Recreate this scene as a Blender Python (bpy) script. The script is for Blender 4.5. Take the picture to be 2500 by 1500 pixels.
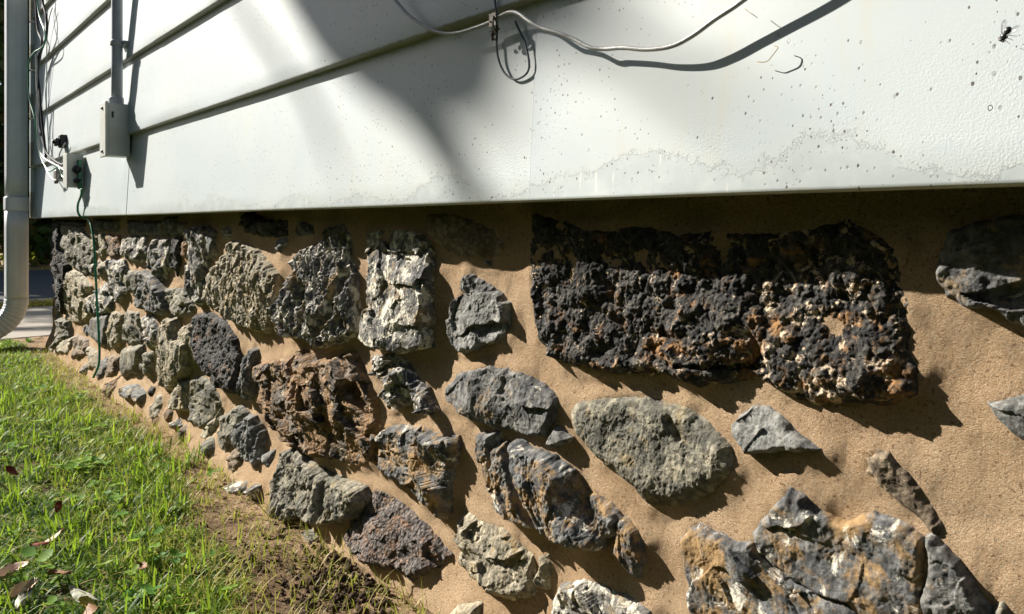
import bpy, math, random
import numpy as np
rng = np.random.default_rng(7); random.seed(7)
for o in list(bpy.data.objects): bpy.data.objects.remove(o)
SC = bpy.context.scene; COL = SC.collection
# ------------------------------------------------------------------ camera
EZ = 0.50; CY = -0.52; F = 1850.0; HOR = 547.0
TH = math.atan2(1585.0, F); CF, SF = math.cos(TH), math.sin(TH)
cam = bpy.data.cameras.new('camera'); co = bpy.data.objects.new('camera', cam); COL.objects.link(co)
cam.sensor_width = 36; cam.lens = F/2500*36; cam.shift_y = -(750-HOR)/2500
cam.clip_start = 0.02; cam.clip_end = 500
co.location = (0, CY, EZ)
co.rotation_euler = (math.radians(90), 0, math.atan2(CF, SF))
SC.camera = co
# ------------------------------------------------------------------ sky, sun, exposure
SUN = np.array([.116, .053, -.078]); SUN = SUN/np.linalg.norm(SUN)       # travel direction
elev = math.asin(-SUN[2]); azi = math.atan2(-SUN[0], -SUN[1])
W = bpy.data.worlds.new('World'); SC.world = W; W.use_nodes = True
wn = W.node_tree.nodes; sky = wn.new('ShaderNodeTexSky'); sky.sky_type = 'NISHITA'; sky.sun_disc = False
sky.sun_elevation = elev; sky.sun_rotation = azi
W.node_tree.links.new(sky.outputs[0], wn['Background'].inputs[0]); wn['Background'].inputs[1].default_value = 0.05
sl = bpy.data.lights.new('sun', 'SUN'); sl.energy = 5.0; sl.angle = math.radians(0.5); sl.color = (1.0, .935, .83)
so = bpy.data.objects.new('sun', sl); COL.objects.link(so)
from mathutils import Vector
so.rotation_euler = Vector(SUN).to_track_quat('-Z', 'Y').to_euler(); so.location = (-6, -6, 8)
SC.view_settings.view_transform = 'Standard'; SC.view_settings.look = 'None'
SC.view_settings.gamma = 1; SC.view_settings.exposure = 1.25; SC.view_settings.use_curve_mapping = False
SC.render.engine = 'CYCLES'

# ------------------------------------------------------------------ helpers
def P(px, py, y):                      # photograph pixel -> point on the vertical plane Y=y
    u = px-1250.0
    dx = -CF*F+SF*u; dy = SF*F+CF*u
    t = (y-CY)/dy
    return (dx*t, y, EZ+(HOR-py)*t)
def G(px, py, z=0):                    # photograph pixel -> point on the ground
    u = px-1250.0; t = (EZ-z)/(py-HOR)
    return ((-CF*F+SF*u)*t, CY+(SF*F+CF*u)*t, z)
def tag(o, label=None, cat=None, group=None, kind=None):
    if label: o['label'] = label
    if cat: o['category'] = cat
    if group: o['group'] = group
    if kind: o['kind'] = kind
    return o
def empty(name, loc, label=None, cat=None, group=None):
    o = bpy.data.objects.new(name, None); COL.objects.link(o); o.location = loc; o.empty_display_size = .02
    return tag(o, label, cat, group)
def link(name, me, mat=None, parent=None, smooth=True):
    if mat: me.materials.append(mat)
    o = bpy.data.objects.new(name, me); COL.objects.link(o)
    if parent: o.parent = parent
    if smooth: me.polygons.foreach_set('use_smooth', [True]*len(me.polygons))
    return o
def npmesh(V, faces, name='m'):
    V = np.asarray(V, dtype=np.float32); fs = [np.asarray(f) for f in (faces if isinstance(faces, list) else [faces])]
    me = bpy.data.meshes.new(name); me.vertices.add(len(V)); me.vertices.foreach_set('co', V.ravel())
    nl = sum(f.size for f in fs); npoly = sum(len(f) for f in fs)
    me.loops.add(nl); me.polygons.add(npoly)
    me.loops.foreach_set('vertex_index', np.concatenate([f.ravel() for f in fs]).astype(np.int32))
    tot = np.concatenate([np.full(len(f), f.shape[1]) for f in fs]); st = np.concatenate([[0], np.cumsum(tot)[:-1]])
    me.polygons.foreach_set('loop_start', st.astype(np.int32)); me.polygons.foreach_set('loop_total', tot.astype(np.int32))
    me.update(calc_edges=True); me.validate(); return me
def recentre(o, c, parent_loc=(0, 0, 0)):          # put the origin at world point c
    me = o.data; n = len(me.vertices); a = np.empty(n*3, np.float32); me.vertices.foreach_get('co', a)
    a = a.reshape(-1, 3)-np.array(c, np.float32); me.vertices.foreach_set('co', a.ravel()); me.update()
    o.location = Vector(c)-Vector(parent_loc)
def box(name, a, b, mat, parent=None, bev=0.0, origin=None, smooth=False):
    import bmesh
    bm = bmesh.new(); bmesh.ops.create_cube(bm, size=1)
    a = np.array(a, float); b = np.array(b, float); c = (a+b)/2; s = b-a
    for v in bm.verts: v.co = Vector((v.co.x*s[0], v.co.y*s[1], v.co.z*s[2]))
    if bev: bmesh.ops.bevel(bm, geom=bm.edges[:], offset=bev, segments=3, affect='EDGES', profile=.6)
    me = bpy.data.meshes.new(name); bm.to_mesh(me); bm.free()
    o = link(name, me, mat, parent, smooth=False); o.location = Vector(c)-(parent.location if parent else Vector((0, 0, 0)))
    return o
def catmull(pts, n=10):
    p = np.array(pts, float); p = np.vstack([2*p[0]-p[1], p, 2*p[-1]-p[-2]]); out = []
    for i in range(1, len(p)-2):
        for k in range(n):
            t = k/n
            out.append(.5*((2*p[i])+(-p[i-1]+p[i+1])*t+(2*p[i-1]-5*p[i]+4*p[i+1]-p[i+2])*t*t+(-p[i-1]+3*p[i]-3*p[i+1]+p[i+2])*t**3))
    out.append(p[-2]); return np.array(out)
def tube(pts, r, sides=10, n=10, smooth=True, prof=None):
    c = catmull(pts, n) if smooth else np.array(pts, float)
    m = len(c); R = np.interp(np.linspace(0, 1, m), np.linspace(0, 1, len(r)), r) if hasattr(r, '__len__') else np.full(m, r)
    T = np.gradient(c, axis=0); T /= np.linalg.norm(T, axis=1)[:, None]+1e-12
    up = np.array([0, 1., 0]) if abs(T[0] @ np.array([0, 1., 0])) < .9 else np.array([1., 0, 0])
    N = np.cross(T[0], up); N /= np.linalg.norm(N); V = []
    for i in range(m):
        N = N-T[i]*(N @ T[i]); N /= np.linalg.norm(N); B = np.cross(T[i], N)
        for k in range(sides):
            a = 2*math.pi*k/sides; q = 1 if prof is None else prof(a)
            V.append(c[i]+R[i]*q*(math.cos(a)*N+math.sin(a)*B))
    i = np.arange(m-1)[:, None]*sides; k = np.arange(sides)[None]; k2 = (k+1) % sides
    fq = np.stack([i+k, i+k2, i+sides+k2, i+sides+k], -1).reshape(-1, 4)
    V += [c[0], c[-1]]; k = np.arange(sides); k2 = (k+1) % sides
    c0 = np.stack([np.full(sides, len(V)-2), k2, k], -1); b = (m-1)*sides
    c1 = np.stack([np.full(sides, len(V)-1), b+k, b+k2], -1)
    return np.array(V), fq, np.vstack([c0, c1])
def tube_obj(name, pts, r, mat, parent=None, sides=10, n=10, smooth=True, prof=None, origin=None):
    V, q, t = tube(pts, r, sides, n, smooth, prof); o = link(name, npmesh(V, [q, t], name), mat, parent)
    pl = parent.location if parent else (0, 0, 0)
    recentre(o, origin if origin is not None else V[:-2].mean(0), pl); return o
class Acc:
    def __init__(s): s.V = []; s.Q = []; s.T = []; s.n = 0
    def add(s, V, q=None, t=None):
        V = np.asarray(V, float); s.V.append(V)
        if q is not None and len(q): s.Q.append(np.asarray(q)+s.n)
        if t is not None and len(t): s.T.append(np.asarray(t)+s.n)
        s.n += len(V)
    def obj(s, name, mat, parent=None, origin=None, smooth=True):
        V = np.vstack(s.V); fs = []
        if s.Q: fs.append(np.vstack(s.Q))
        if s.T: fs.append(np.vstack(s.T))
        o = link(name, npmesh(V, fs, name), mat, parent, smooth)
        recentre(o, origin if origin is not None else V.mean(0), parent.location if parent else (0, 0, 0)); return o
def ellipsoid(c, r, ax=None, nu=14, nv=10):
    V = []; ax = np.eye(3) if ax is None else np.array(ax)
    for j in range(nv+1):
        ph = math.pi*j/nv
        for i in range(nu):
            a = 2*math.pi*i/nu
            l = np.array([r[0]*math.sin(ph)*math.cos(a), r[1]*math.sin(ph)*math.sin(a), r[2]*math.cos(ph)])
            V.append(np.array(c)+ax.T @ l)
    j = np.arange(nv)[:, None]*nu; i = np.arange(nu)[None]; i2 = (i+1) % nu
    return np.array(V), np.stack([j+i, j+i2, j+nu+i2, j+nu+i], -1).reshape(-1, 4)
# numpy noise
def _hash(ix, iy, iz, s):
    h = (ix.astype(np.int64)*374761393+iy.astype(np.int64)*668265263+iz.astype(np.int64)*2147483647+s*1274126177) & 0xffffffff
    h = ((h ^ (h >> 13))*1274126177) & 0xffffffff
    h = ((h ^ (h >> 16))*2246822519) & 0xffffffff
    return (h ^ (h >> 15))
def noise(x, y, z, s=0):
    x, y, z = np.broadcast_arrays(x, y, z)
    ix, iy, iz = np.floor(x), np.floor(y), np.floor(z); fx, fy, fz = x-ix, y-iy, z-iz
    u, v, w = [f*f*f*(f*(f*6-15)+10) for f in (fx, fy, fz)]; r = 0
    for a in (0, 1):
        for b in (0, 1):
            for c in (0, 1):
                h = _hash(ix+a, iy+b, iz+c, s)
                g = ((h & 1023)/511.5-1)*(fx-a)+(((h >> 10) & 1023)/511.5-1)*(fy-b)+(((h >> 20) & 1023)/511.5-1)*(fz-c)
                r = r+(u if a else 1-u)*(v if b else 1-v)*(w if c else 1-w)*g
    return r*1.3
def fbm(x, y, z, o=4, s=0, g=.5):
    r = 0; a = 1
    for i in range(o): r = r+a*noise(x*2**i, y*2**i, z*2**i, s+i*17); a *= g
    return r
def ridged(x, y, z, o=4, s=0):
    r = 0; a = 1
    for i in range(o): r = r+a*(1-2*np.abs(noise(x*2**i, y*2**i, z*2**i, s+i*31))); a *= .5
    return r/1.9
def worley(x, z, s=0, two=False):
    ix, iz = np.floor(x), np.floor(z); d1 = np.full(x.shape, 9.); d2 = np.full(x.shape, 9.); cid = np.zeros(x.shape); slo = np.zeros(x.shape)
    for a in (-1, 0, 1):
        for b in (-1, 0, 1):
            h = _hash(ix+a, iz+b, ix*0+5, s)
            px = ix+a+(h & 1023)/1023; pz = iz+b+((h >> 10) & 1023)/1023
            d = np.hypot(px-x, pz-z); n = d < d1
            d2 = np.where(n, d1, np.minimum(d2, d)); cid = np.where(n, ((h >> 20) & 1023)/1023, cid); d1 = np.where(n, d, d1)
            an = ((h >> 5) & 1023)/1023*6.283; slo = np.where(n, (px-x)*np.cos(an)+(pz-z)*np.sin(an), slo)
    return (d1, d2, cid, slo) if two else (d1, d2, cid)
def sstep(a, b, x):
    t = np.clip((x-a)/(b-a), 0, 1); return t*t*(3-2*t)
# ------------------------------------------------------------------ materials
class NT:
    def __init__(s, name):
        s.m = bpy.data.materials.new(name); s.m.use_nodes = True; s.t = s.m.node_tree; s.n = s.t.nodes; s.b = s.n['Principled BSDF']
        s.out = s.n['Material Output']
    def new(s, k, **kw):
        n = s.n.new(k)
        for a, v in kw.items(): setattr(n, a, v)
        return n
    def l(s, a, b): s.t.links.new(a, b)
    def put(s, inp, v):
        if hasattr(v, 'is_linked') or hasattr(v, 'links'): s.l(v, inp)
        else: inp.default_value = v
    def coord(s, rnd=True, scale=(1, 1, 1)):
        tc = s.new('ShaderNodeTexCoord'); v = tc.outputs['Object']
        if rnd:
            oi = s.new('ShaderNodeObjectInfo'); mu = s.new('ShaderNodeMath', operation='MULTIPLY'); s.l(oi.outputs['Random'], mu.inputs[0]); mu.inputs[1].default_value = 37.0
            ad = s.new('ShaderNodeVectorMath', operation='ADD'); s.l(v, ad.inputs[0]); s.l(mu.outputs[0], ad.inputs[1]); v = ad.outputs[0]
        mp = s.new('ShaderNodeMapping'); s.l(v, mp.inputs[0]); mp.inputs['Scale'].default_value = scale
        return mp.outputs[0]
    def noise(s, v, sc, det=4, rough=.55, dist=0, off=0):
        n = s.new('ShaderNodeTexNoise'); n.inputs['Scale'].default_value = sc; n.inputs['Detail'].default_value = det
        n.inputs['Roughness'].default_value = rough; n.inputs['Distortion'].default_value = dist
        if off:
            a = s.new('ShaderNodeVectorMath', operation='ADD'); s.l(v, a.inputs[0]); a.inputs[1].default_value = (off, off*1.7, off*.3); v = a.outputs[0]
        s.l(v, n.inputs['Vector']); return n.outputs['Fac']
    def voro(s, v, sc, feat='F1', rnd=1.0):
        n = s.new('ShaderNodeTexVoronoi'); n.feature = feat; n.inputs['Scale'].default_value = sc; n.inputs['Randomness'].default_value = rnd
        s.l(v, n.inputs['Vector']); return n
    def ramp(s, f, a, b, ca=0., cb=1.):
        m = s.new('ShaderNodeMapRange'); m.interpolation_type = 'SMOOTHSTEP'; s.l(f, m.inputs[0])
        m.inputs[1].default_value = a; m.inputs[2].default_value = b; m.inputs[3].default_value = ca; m.inputs[4].default_value = cb
        return m.outputs[0]
    def math(s, op, a, b=0.):
        m = s.new('ShaderNodeMath', operation=op); s.put(m.inputs[0], a); s.put(m.inputs[1], b); return m.outputs[0]
    def mix(s, f, a, b, mode='MIX'):
        m = s.new('ShaderNodeMix'); m.data_type = 'RGBA'; m.blend_type = mode
        s.put(m.inputs[0], f)
        s.put(m.inputs[6], a if not isinstance(a, tuple) else (*a, 1)); s.put(m.inputs[7], b if not isinstance(b, tuple) else (*b, 1)); return m.outputs[2]
    def bump(s, h, strength, dist, nrm=None):
        b = s.new('ShaderNodeBump'); s.put(b.inputs['Strength'], strength); b.inputs['Distance'].default_value = dist; s.l(h, b.inputs['Height'])
        if nrm is not None: s.l(nrm, b.inputs['Normal'])
        return b.outputs[0]
    def done(s, col, rough=.8, nrm=None, spec=.3, metal=0.):
        s.put(s.b.inputs['Base Color'], col if not isinstance(col, tuple) else (*col, 1)); s.put(s.b.inputs['Roughness'], rough)
        s.b.inputs['Specular IOR Level'].default_value = spec; s.b.inputs['Metallic'].default_value = metal
        if nrm is not None: s.l(nrm, s.b.inputs['Normal'])
        return s.m
def stone_mat(name, c1, c2, ochre, to, white, tw, sc=22., stretch=(1, 1, 1), bump=1.0, pit=0., grad=0.):
    n = NT(name); v = n.coord(True, stretch)
    c = n.mix(n.ramp(n.noise(v, sc*1.6, 6, .65), .38, .62), c1, c2)
    c = n.mix(n.ramp(n.noise(v, sc*6, 5, .7), .38, .62, 0, .8), c, tuple(.32*x for x in c1))
    g_ = 0.
    if grad:
        sx = n.new('ShaderNodeSeparateXYZ'); tcg = n.new('ShaderNodeTexCoord'); n.l(tcg.outputs['Object'], sx.inputs[0]); g_ = n.math('MULTIPLY', sx.outputs[0], grad)
        g_ = n.math('ADD', g_, n.math('MULTIPLY', sx.outputs[2], -.25))
    if to < 1: c = n.mix(n.ramp(n.math('ADD', n.noise(v, sc*1.5, 8, .74, .3, 3.1), g_), to-.03, to+.10, 0, .85), c, n.mix(n.noise(v, sc*5, 3, .6), ochre, tuple(.45*x for x in ochre)))
    if tw < 1: c = n.mix(n.ramp(n.math('ADD', n.noise(v, sc*2.3, 8, .75, .6, 7.7), g_), tw, tw+.05, 0, .8), c, white)
    # sand specks smeared from the mortar
    c = n.mix(n.ramp(n.noise(v, sc*14, 3, .6, 0, 1.3), .66, .72, 0, .5), c, (.42, .30, .18))
    vb = n.coord(True)
    h = n.math('ADD', n.noise(vb, 160, 7, .7), n.math('MULTIPLY', n.noise(v, 60, 6, .7), .9))
    if pit: h = n.math('ADD', h, n.math('MULTIPLY', n.voro(vb, 190).outputs['Distance'], pit))
    return n.done(c, .82, n.bump(h, 1.0, .0027*bump), .25)
M = {}
M['slate'] = stone_mat('slate', (.105, .107, .11), (.25, .245, .23), (.40, .28, .15), .56, (.60, .56, .47), .61, bump=.6)
M['slate_vein'] = stone_mat('slate_vein', (.105, .108, .115), (.31, .30, .275), (.42, .29, .13), .55, (.72, .68, .58), .515, 26, (1, 1, .5))
M['grey'] = stone_mat('grey', (.145, .147, .145), (.30, .30, .28), (.34, .24, .13), .62, (.50, .48, .42), .66, 18, bump=.7)
M['olive'] = stone_mat('olive', (.16, .155, .13), (.36, .33, .25), (.36, .28, .15), .57, (.5, .48, .38), .67, 18)
M['pale'] = stone_mat('pale', (.29, .26, .195), (.50, .44, .32), (.46, .32, .14), .55, (.70, .62, .47), .58, 26, (1, 1, .4))
M['rust'] = stone_mat('rust', (.075, .068, .062), (.22, .185, .15), (.40, .24, .115), .455, (.56, .46, .31), .57, 18, (1, 1, .6), 1.3, .6)
M['rust_face'] = stone_mat('rust_face', (.10, .105, .11), (.215, .215, .21), (.43, .27, .115), .495, (.74, .70, .60), .575, 16, bump=.6)
M['white_chalk'] = stone_mat('white_chalk', (.14, .14, .14), (.30, .285, .245), (.44, .31, .15), .56, (.78, .73, .60), .515, 20)
M['lava'] = stone_mat('lava', (.03, .03, .031), (.10, .095, .085), (.44, .23, .09), .55, (.66, .52, .37), .56, 26, (1, 1, 1), 1.2, 1.0, .15)
M['black'] = stone_mat('black_stone', (.03, .03, .031), (.10, .098, .095), (.30, .15, .065), .57, (.4, .32, .22), .66, 22, (1, 1, .7), 1.4, .8)
M['purple'] = stone_mat('purple_stone', (.10, .088, .084), (.23, .205, .19), (.32, .19, .12), .52, (.52, .44, .37), .61, 30, (1, 1, 1), 1.5, 1.2)
M['brown'] = stone_mat('brown_stone', (.20, .155, .11), (.34, .27, .19), (.40, .26, .12), .58, (.5, .44, .34), .66, 22)
# mortar
n = NT('sand_mortar'); v = n.coord(False)
vo = n.voro(v, 850); hsv = n.new('ShaderNodeSeparateColor'); n.l(vo.outputs['Color'], hsv.inputs[0])
c = n.mix(n.ramp(n.noise(v, 9, 4, .6), .35, .65), (.60, .415, .25), (.71, .515, .33))
c = n.mix(n.ramp(n.noise(v, 3.2, 5, .65, 0, 6.), .48, .72, 0, .45), c, (.52, .34, .20))
c = n.mix(n.ramp(n.noise(v, 16, 6, .7, 0, 9.), .58, .74, 0, .4), c, (.42, .29, .185))
c = n.mix(n.ramp(hsv.outputs[0], .1, .9, 0, .40), c, (.36, .24, .15))
c = n.mix(n.ramp(hsv.outputs[1], .86, .95, 0, .6), c, (.72, .60, .42))
c = n.mix(n.ramp(n.noise(v, 330, 2, .5, 0, 2.), .60, .70, 0, .65), c, (.17, .09, .045))
h = n.math('ADD', n.math('MULTIPLY', n.noise(v, 340, 6, .85), 2.6), n.math('MULTIPLY', vo.outputs['Distance'], -.5))
M['mortar'] = n.done(c, .95, n.bump(h, 1., .0034), .1)
# siding paint
def paint(name, peel):
    n = NT(name); tc = n.new('ShaderNodeTexCoord'); v0 = tc.outputs['Object']; v = n.coord(True)
    sp = n.new('ShaderNodeSeparateXYZ'); n.l(v0, sp.inputs[0]); z = sp.outputs[2]
    c = n.mix(n.ramp(n.noise(v, 3.5, 4, .6), .35, .7), (.49, .55, .58), (.545, .59, .60))
    ms = n.new('ShaderNodeMapping'); n.l(v, ms.inputs[0]); ms.inputs['Scale'].default_value = (1, 1, .16)
    c = n.mix(n.ramp(n.noise(ms.outputs[0], 26, 5, .65), .54, .78, 0, .35), c, (.56, .52, .40))     # run-down dirt
    bm_ = n.ramp(n.noise(v, 620, 3, .6), .3, .7)
    grow = n.ramp(z, .13, .03) if peel else n.ramp(z, .05, .0)
    h = n.math('MULTIPLY', n.math('MULTIPLY', bm_, n.math('ADD', n.math('MULTIPLY', grow, .17), .008)), n.ramp(n.noise(v, 5, 3, .5, 0, 4.), .38, .6, .1, 1))
    if peel:
        edge = n.math('ADD', z, n.math('MULTIPLY', n.math('SUBTRACT', n.noise(v, 7, 1, .4, 0, 5.5), .5), -.11))
        edge = n.math('ADD', edge, n.math('MULTIPLY', n.math('SUBTRACT', n.noise(v, 75, 8, .8), .5), -.055))
        pm = n.ramp(edge, .0165, .0145)
        c = n.mix(n.math('MULTIPLY', n.ramp(edge, .030, .016), .10), c, (.60, .54, .38))
        peelc = n.mix(n.ramp(n.noise(v, 25, 6, .7), .4, .7), (.46, .51, .525), (.54, .585, .59))
        mv = n.new('ShaderNodeMapping'); n.l(v, mv.inputs[0]); mv.inputs['Scale'].default_value = (1, 1, .1); mv.inputs['Rotation'].default_value = (0, .5, 0)
        peelc = n.mix(n.ramp(n.noise(mv.outputs[0], 120, 3, .6), .64, .70, 0, .6), peelc, (.74, .74, .70))
        c = n.mix(pm, c, peelc)
        h = n.math('MULTIPLY', h, n.math('SUBTRACT', 1., pm)); h = n.math('SUBTRACT', h, n.math('MULTIPLY', pm, .25))
    # fly specks and mildew dots, some of them rings
    for (sc, r0, off, ring) in ((75, .12, 0., 0), (130, .15, 3., 0), (62, .11, 6., 1), (40, .045, 9., 0), (90, .10, 13., 0), (170, .2, 17., 0)):
        a = n.new('ShaderNodeVectorMath', operation='ADD'); n.l(v, a.inputs[0]); a.inputs[1].default_value = (off, 0, off)
        sxy = n.new('ShaderNodeSeparateXYZ'); n.l(a.outputs[0], sxy.inputs[0]); cmb = n.new('ShaderNodeCombineXYZ'); n.l(sxy.outputs[0], cmb.inputs[0]); n.l(n.math('MULTIPLY', sxy.outputs[2], .75), cmb.inputs[1])
        vo = n.voro(cmb.outputs[0], sc); vo.voronoi_dimensions = '2D'; dd = vo.outputs['Distance']; sc_ = n.new('ShaderNodeSeparateColor'); n.l(vo.outputs['Color'], sc_.inputs[0])
        pres = n.math('MULTIPLY', n.ramp(sc_.outputs[0], .48, .52), n.ramp(n.noise(v, 13, 2, .5, 0, off+2), .53, .57))
        rr = n.math('MULTIPLY', sc_.outputs[1], r0*.75)
        q = n.math('DIVIDE', dd, n.math('ADD', rr, .012))
        mk = n.ramp(q, 1.15, .85)
        if ring: mk = n.math('MULTIPLY', mk, n.ramp(q, .5, .8))
        mk = n.math('MULTIPLY', n.math('MULTIPLY', mk, pres), n.ramp(sc_.outputs[2], 0, 1, .3, .95))
        c = n.mix(mk, c, (.10, .085, .075)); h = n.math('ADD', h, n.math('MULTIPLY', mk, -.3))
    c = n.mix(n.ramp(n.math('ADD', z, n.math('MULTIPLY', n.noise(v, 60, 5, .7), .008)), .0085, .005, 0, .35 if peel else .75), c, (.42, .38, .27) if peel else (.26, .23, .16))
    return n.done(c, .42, n.bump(h, 1., .0007), .3)
M['paint'] = paint('white_siding_paint', False); M['paint_peel'] = paint('peeling_siding_paint', True)
def simple(name, col, rough=.5, spec=.4, metal=0., var=.25, sc=30, bump=.0, dirt=None):
    n = NT(name); v = n.coord(True)
    c = n.mix(n.ramp(n.noise(v, sc, 5, .65), .3, .7, 0, var), col, tuple(.4*x for x in col) if dirt is None else dirt)
    return n.done(c, rough, n.bump(n.noise(v, sc*6, 4, .6), 1., bump) if bump else None, spec, metal)
M['pipe'] = simple('downspout_enamel', (.62, .65, .67), .35, .5, 0., .25, 8)
M['conduit'] = simple('grey_conduit_plastic', (.36, .39, .42), .5, .4, 0, .3, 25, .0003)
M['boxp'] = simple('box_plastic', (.50, .52, .50), .5, .4, 0, .3, 25, .0003, (.3, .28, .22))
M['cable_grey'] = simple('grey_cable', (.40, .41, .41), .38, .5, 0, .45, 90, .0004, (.17, .16, .15))
M['cable_dark'] = simple('dark_cable', (.05, .055, .065), .7, .15, 0, .3, 60)
M['cable_black'] = simple('black_cable', (.015, .016, .018), .7, .15, 0, .3, 60)
M['cable_white'] = simple('white_cable', (.42, .43, .42), .4, .5, 0, .3, 40)
M['cable_green'] = simple('green_wire', (.012, .19, .10), .35, .5, 0, .3, 40)
M['loop_grey'] = simple('slate_grey_wire', (.11, .125, .15), .6, .2)
M['blackp'] = simple('black_plastic', (.012, .013, .015), .5)
M['steel'] = simple('dull_steel', (.25, .24, .22), .45, .5, .7, .6, 60, 0, (.10, .06, .03))
M['crud'] = simple('dried_mud', (.09, .07, .05), .95, .1, 0, .6, 200, .001)
M['dark_wood'] = simple('dark_sill', (.05, .035, .025), .9, .1, 0, .5, 20, .001)
M['roof'] = simple('roof_shingle', (.06, .06, .065), .9, .1, 0, .5, 20, .001)
M['flybody'] = simple('fly_body', (.02, .022, .026), .35, .6, 0, .5, 900)
M['flyeye'] = simple('fly_eye', (.09, .02, .015), .3, .6)
M['straw'] = simple('straw', (.42, .30, .14), .8, .2, 0, .4, 200)
n = NT('fly_wing'); n.b.inputs['Alpha'].default_value = .38; M['wing'] = n.done((.30, .31, .33), .25, None, .6)
n = NT('bark'); v = n.coord(True, (1, 1, .25)); M['bark'] = n.done(n.mix(n.noise(v, 25, 6, .7), (.07, .05, .035), (.20, .16, .12)), .95, n.bump(n.noise(v, 40, 5, .7), 1, .01), .1)
# asphalt, concrete
n = NT('asphalt'); v = n.coord(False); c = n.mix(n.noise(v, 300, 3, .7), (.045, .05, .055), (.12, .125, .13)); M['asphalt'] = n.done(c, .85, n.bump(n.noise(v, 200, 3, .6), 1, .003), .25)
n = NT('concrete'); v = n.coord(False); c = n.mix(n.noise(v, 4, 6, .65), (.26, .235, .20), (.36, .33, .29)); c = n.mix(n.ramp(n.noise(v, 180, 3, .7), .6, .7, 0, .5), c, (.15, .13, .11)); M['concrete'] = n.done(c, .9, n.bump(n.noise(v, 150, 4, .6), 1, .002), .2)
# ground
n = NT('soil'); tc = n.new('ShaderNodeTexCoord'); v = tc.outputs['Object']; sp = n.new('ShaderNodeSeparateXYZ'); n.l(v, sp.inputs[0])
c = n.mix(n.ramp(n.noise(v, 30, 6, .7), .35, .65), (.09, .06, .036), (.20, .135, .083))
c = n.mix(n.math('MULTIPLY', n.ramp(sp.outputs[1], -.13, .02), n.ramp(n.noise(v, 22, 6, .75, 0, 2), .36, .58, .1, 1)), c, (.40, .275, .17))
c = n.mix(n.ramp(n.noise(v, 700, 3, .7), .55, .7, 0, .5), c, (.05, .032, .02))
h = n.math('ADD', n.noise(v, 260, 5, .75), n.math('MULTIPLY', n.noise(v, 60, 4, .6), 2.))
M['soil'] = n.done(c, .95, n.bump(h, 1., .006), .1)
def leafmat(name, ca, cb, cc, trans=.5, rough=.5):
    n = NT(name); at = n.new('ShaderNodeAttribute'); at.attribute_name = 'tint'
    f = at.outputs['Fac']
    c = n.mix(n.ramp(f, .1, .5), ca, cb); c = n.mix(n.ramp(f, .72, .95), c, cc)
    n.done(c, rough, None, .25)
    tr = n.new('ShaderNodeBsdfTranslucent'); n.l(n.mix(.5, c, (.35, .5, .03), 'MIX'), tr.inputs[0])
    ms = n.new('ShaderNodeMixShader'); ms.inputs[0].default_value = trans; n.l(n.b.outputs[0], ms.inputs[1]); n.l(tr.outputs[0], ms.inputs[2]); n.l(ms.outputs[0], n.out.inputs[0])
    return n.m
M['grass'] = leafmat('grass_blades', (.022, .08, .012), (.14, .25, .03), (.42, .42, .10))
M['dry'] = leafmat('dry_sprouts', (.22, .24, .05), (.42, .36, .11), (.46, .31, .14), .35)
M['clover'] = leafmat('broad_leaves', (.08, .22, .03), (.20, .36, .05), (.30, .36, .08), .5, .6)
M['treeleaf'] = leafmat('tree_leaves', (.02, .045, .012), (.05, .09, .02), (.16, .10, .03), .25)
def tint(me, per_face, k):
    pass
# ------------------------------------------------------------------ setting: ground, walk, road
def nonuni(lo, hi, step, far, nfar):
    c = np.arange(lo, hi+1e-6, step); a = lo-np.geomspace(step*1.5, far, nfar)[::-1]; b = hi+np.geomspace(step*1.5, far, nfar)
    return np.concatenate([a, c, b])
def ground_z(X, Y):
    near = sstep(.6, 0., np.maximum(np.maximum(-3.7-X, X-1.2), np.maximum(-1.6-Y, Y-.3)))
    z = .004*fbm(X*14, Y*14, X*0, 4, 3)+.003*ridged(X*45, Y*45, X*0, 3, 9)
    return z*near+.008*sstep(-.15, .03, Y)*near
gx = nonuni(-3.65, .5, .009, 90, 30); gy = nonuni(-.75, .08, .006, 90, 30)
XX, YY = np.meshgrid(gx, gy, indexing='ij'); ZZ = ground_z(XX, YY)
V = np.stack([XX, YY, ZZ], -1).reshape(-1, 3)
def gridfaces(a, b):
    i = np.arange(a-1)[:, None]*b; j = np.arange(b-1)[None]; return np.stack([i+j, i+b+j, i+b+j+1, i+j+1], -1).reshape(-1, 4)
gr = link('ground', npmesh(V, gridfaces(len(gx), len(gy))), M['soil']); tag(gr, kind='structure')
def sheet(name, x0, x1, y0, y1, z0, z1, mat):
    o = box(name, (x0, y0, z0), (x1, y1, z1), mat, None, .006); tag(o, kind='structure'); return o
sheet('sidewalk', -5.2, -3.85, -40, 40, -.1, .012, M['concrete'])
sheet('kerb', -5.68, -5.55, -40, 40, -.1, .02, M['concrete'])
sheet('road', -9.4, -5.69, -40, 40, -.1, .008, M['asphalt'])

# ------------------------------------------------------------------ house
XL, XR = -3.62, 1.25; YM = .053
house = empty('house', (-1.2, .3, 0), 'white sided house on a low stone foundation with sandy mortar joints', 'house')
HL = house.location
def mort(X, Z):
    m = .0055*fbm(X*8, Z*9, X*0, 2, 21)+.0022*fbm(X*22, Z*24, X*0, 2, 25)+.0007*fbm(X*48, Z*48, X*0, 3, 5)
    gr_ = .0007*noise(X*420, Z*420, X*0, 8)*sstep(-1.2, -.5, X)
    foot = .035*sstep(.13, 0., Z)**1.5*(1+.5*noise(X*5, X*0, X*0+.5, 4))
    return m+foot
core = box('wall_core', (-3.385, YM+.02, -.02), (XR-.03, 3.2, EZ+.03), M['mortar'], house)
box('sill_board', (XL+.02, .013, EZ+.034), (XR, 3.2, EZ+.05), M['dark_wood'], house)

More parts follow.
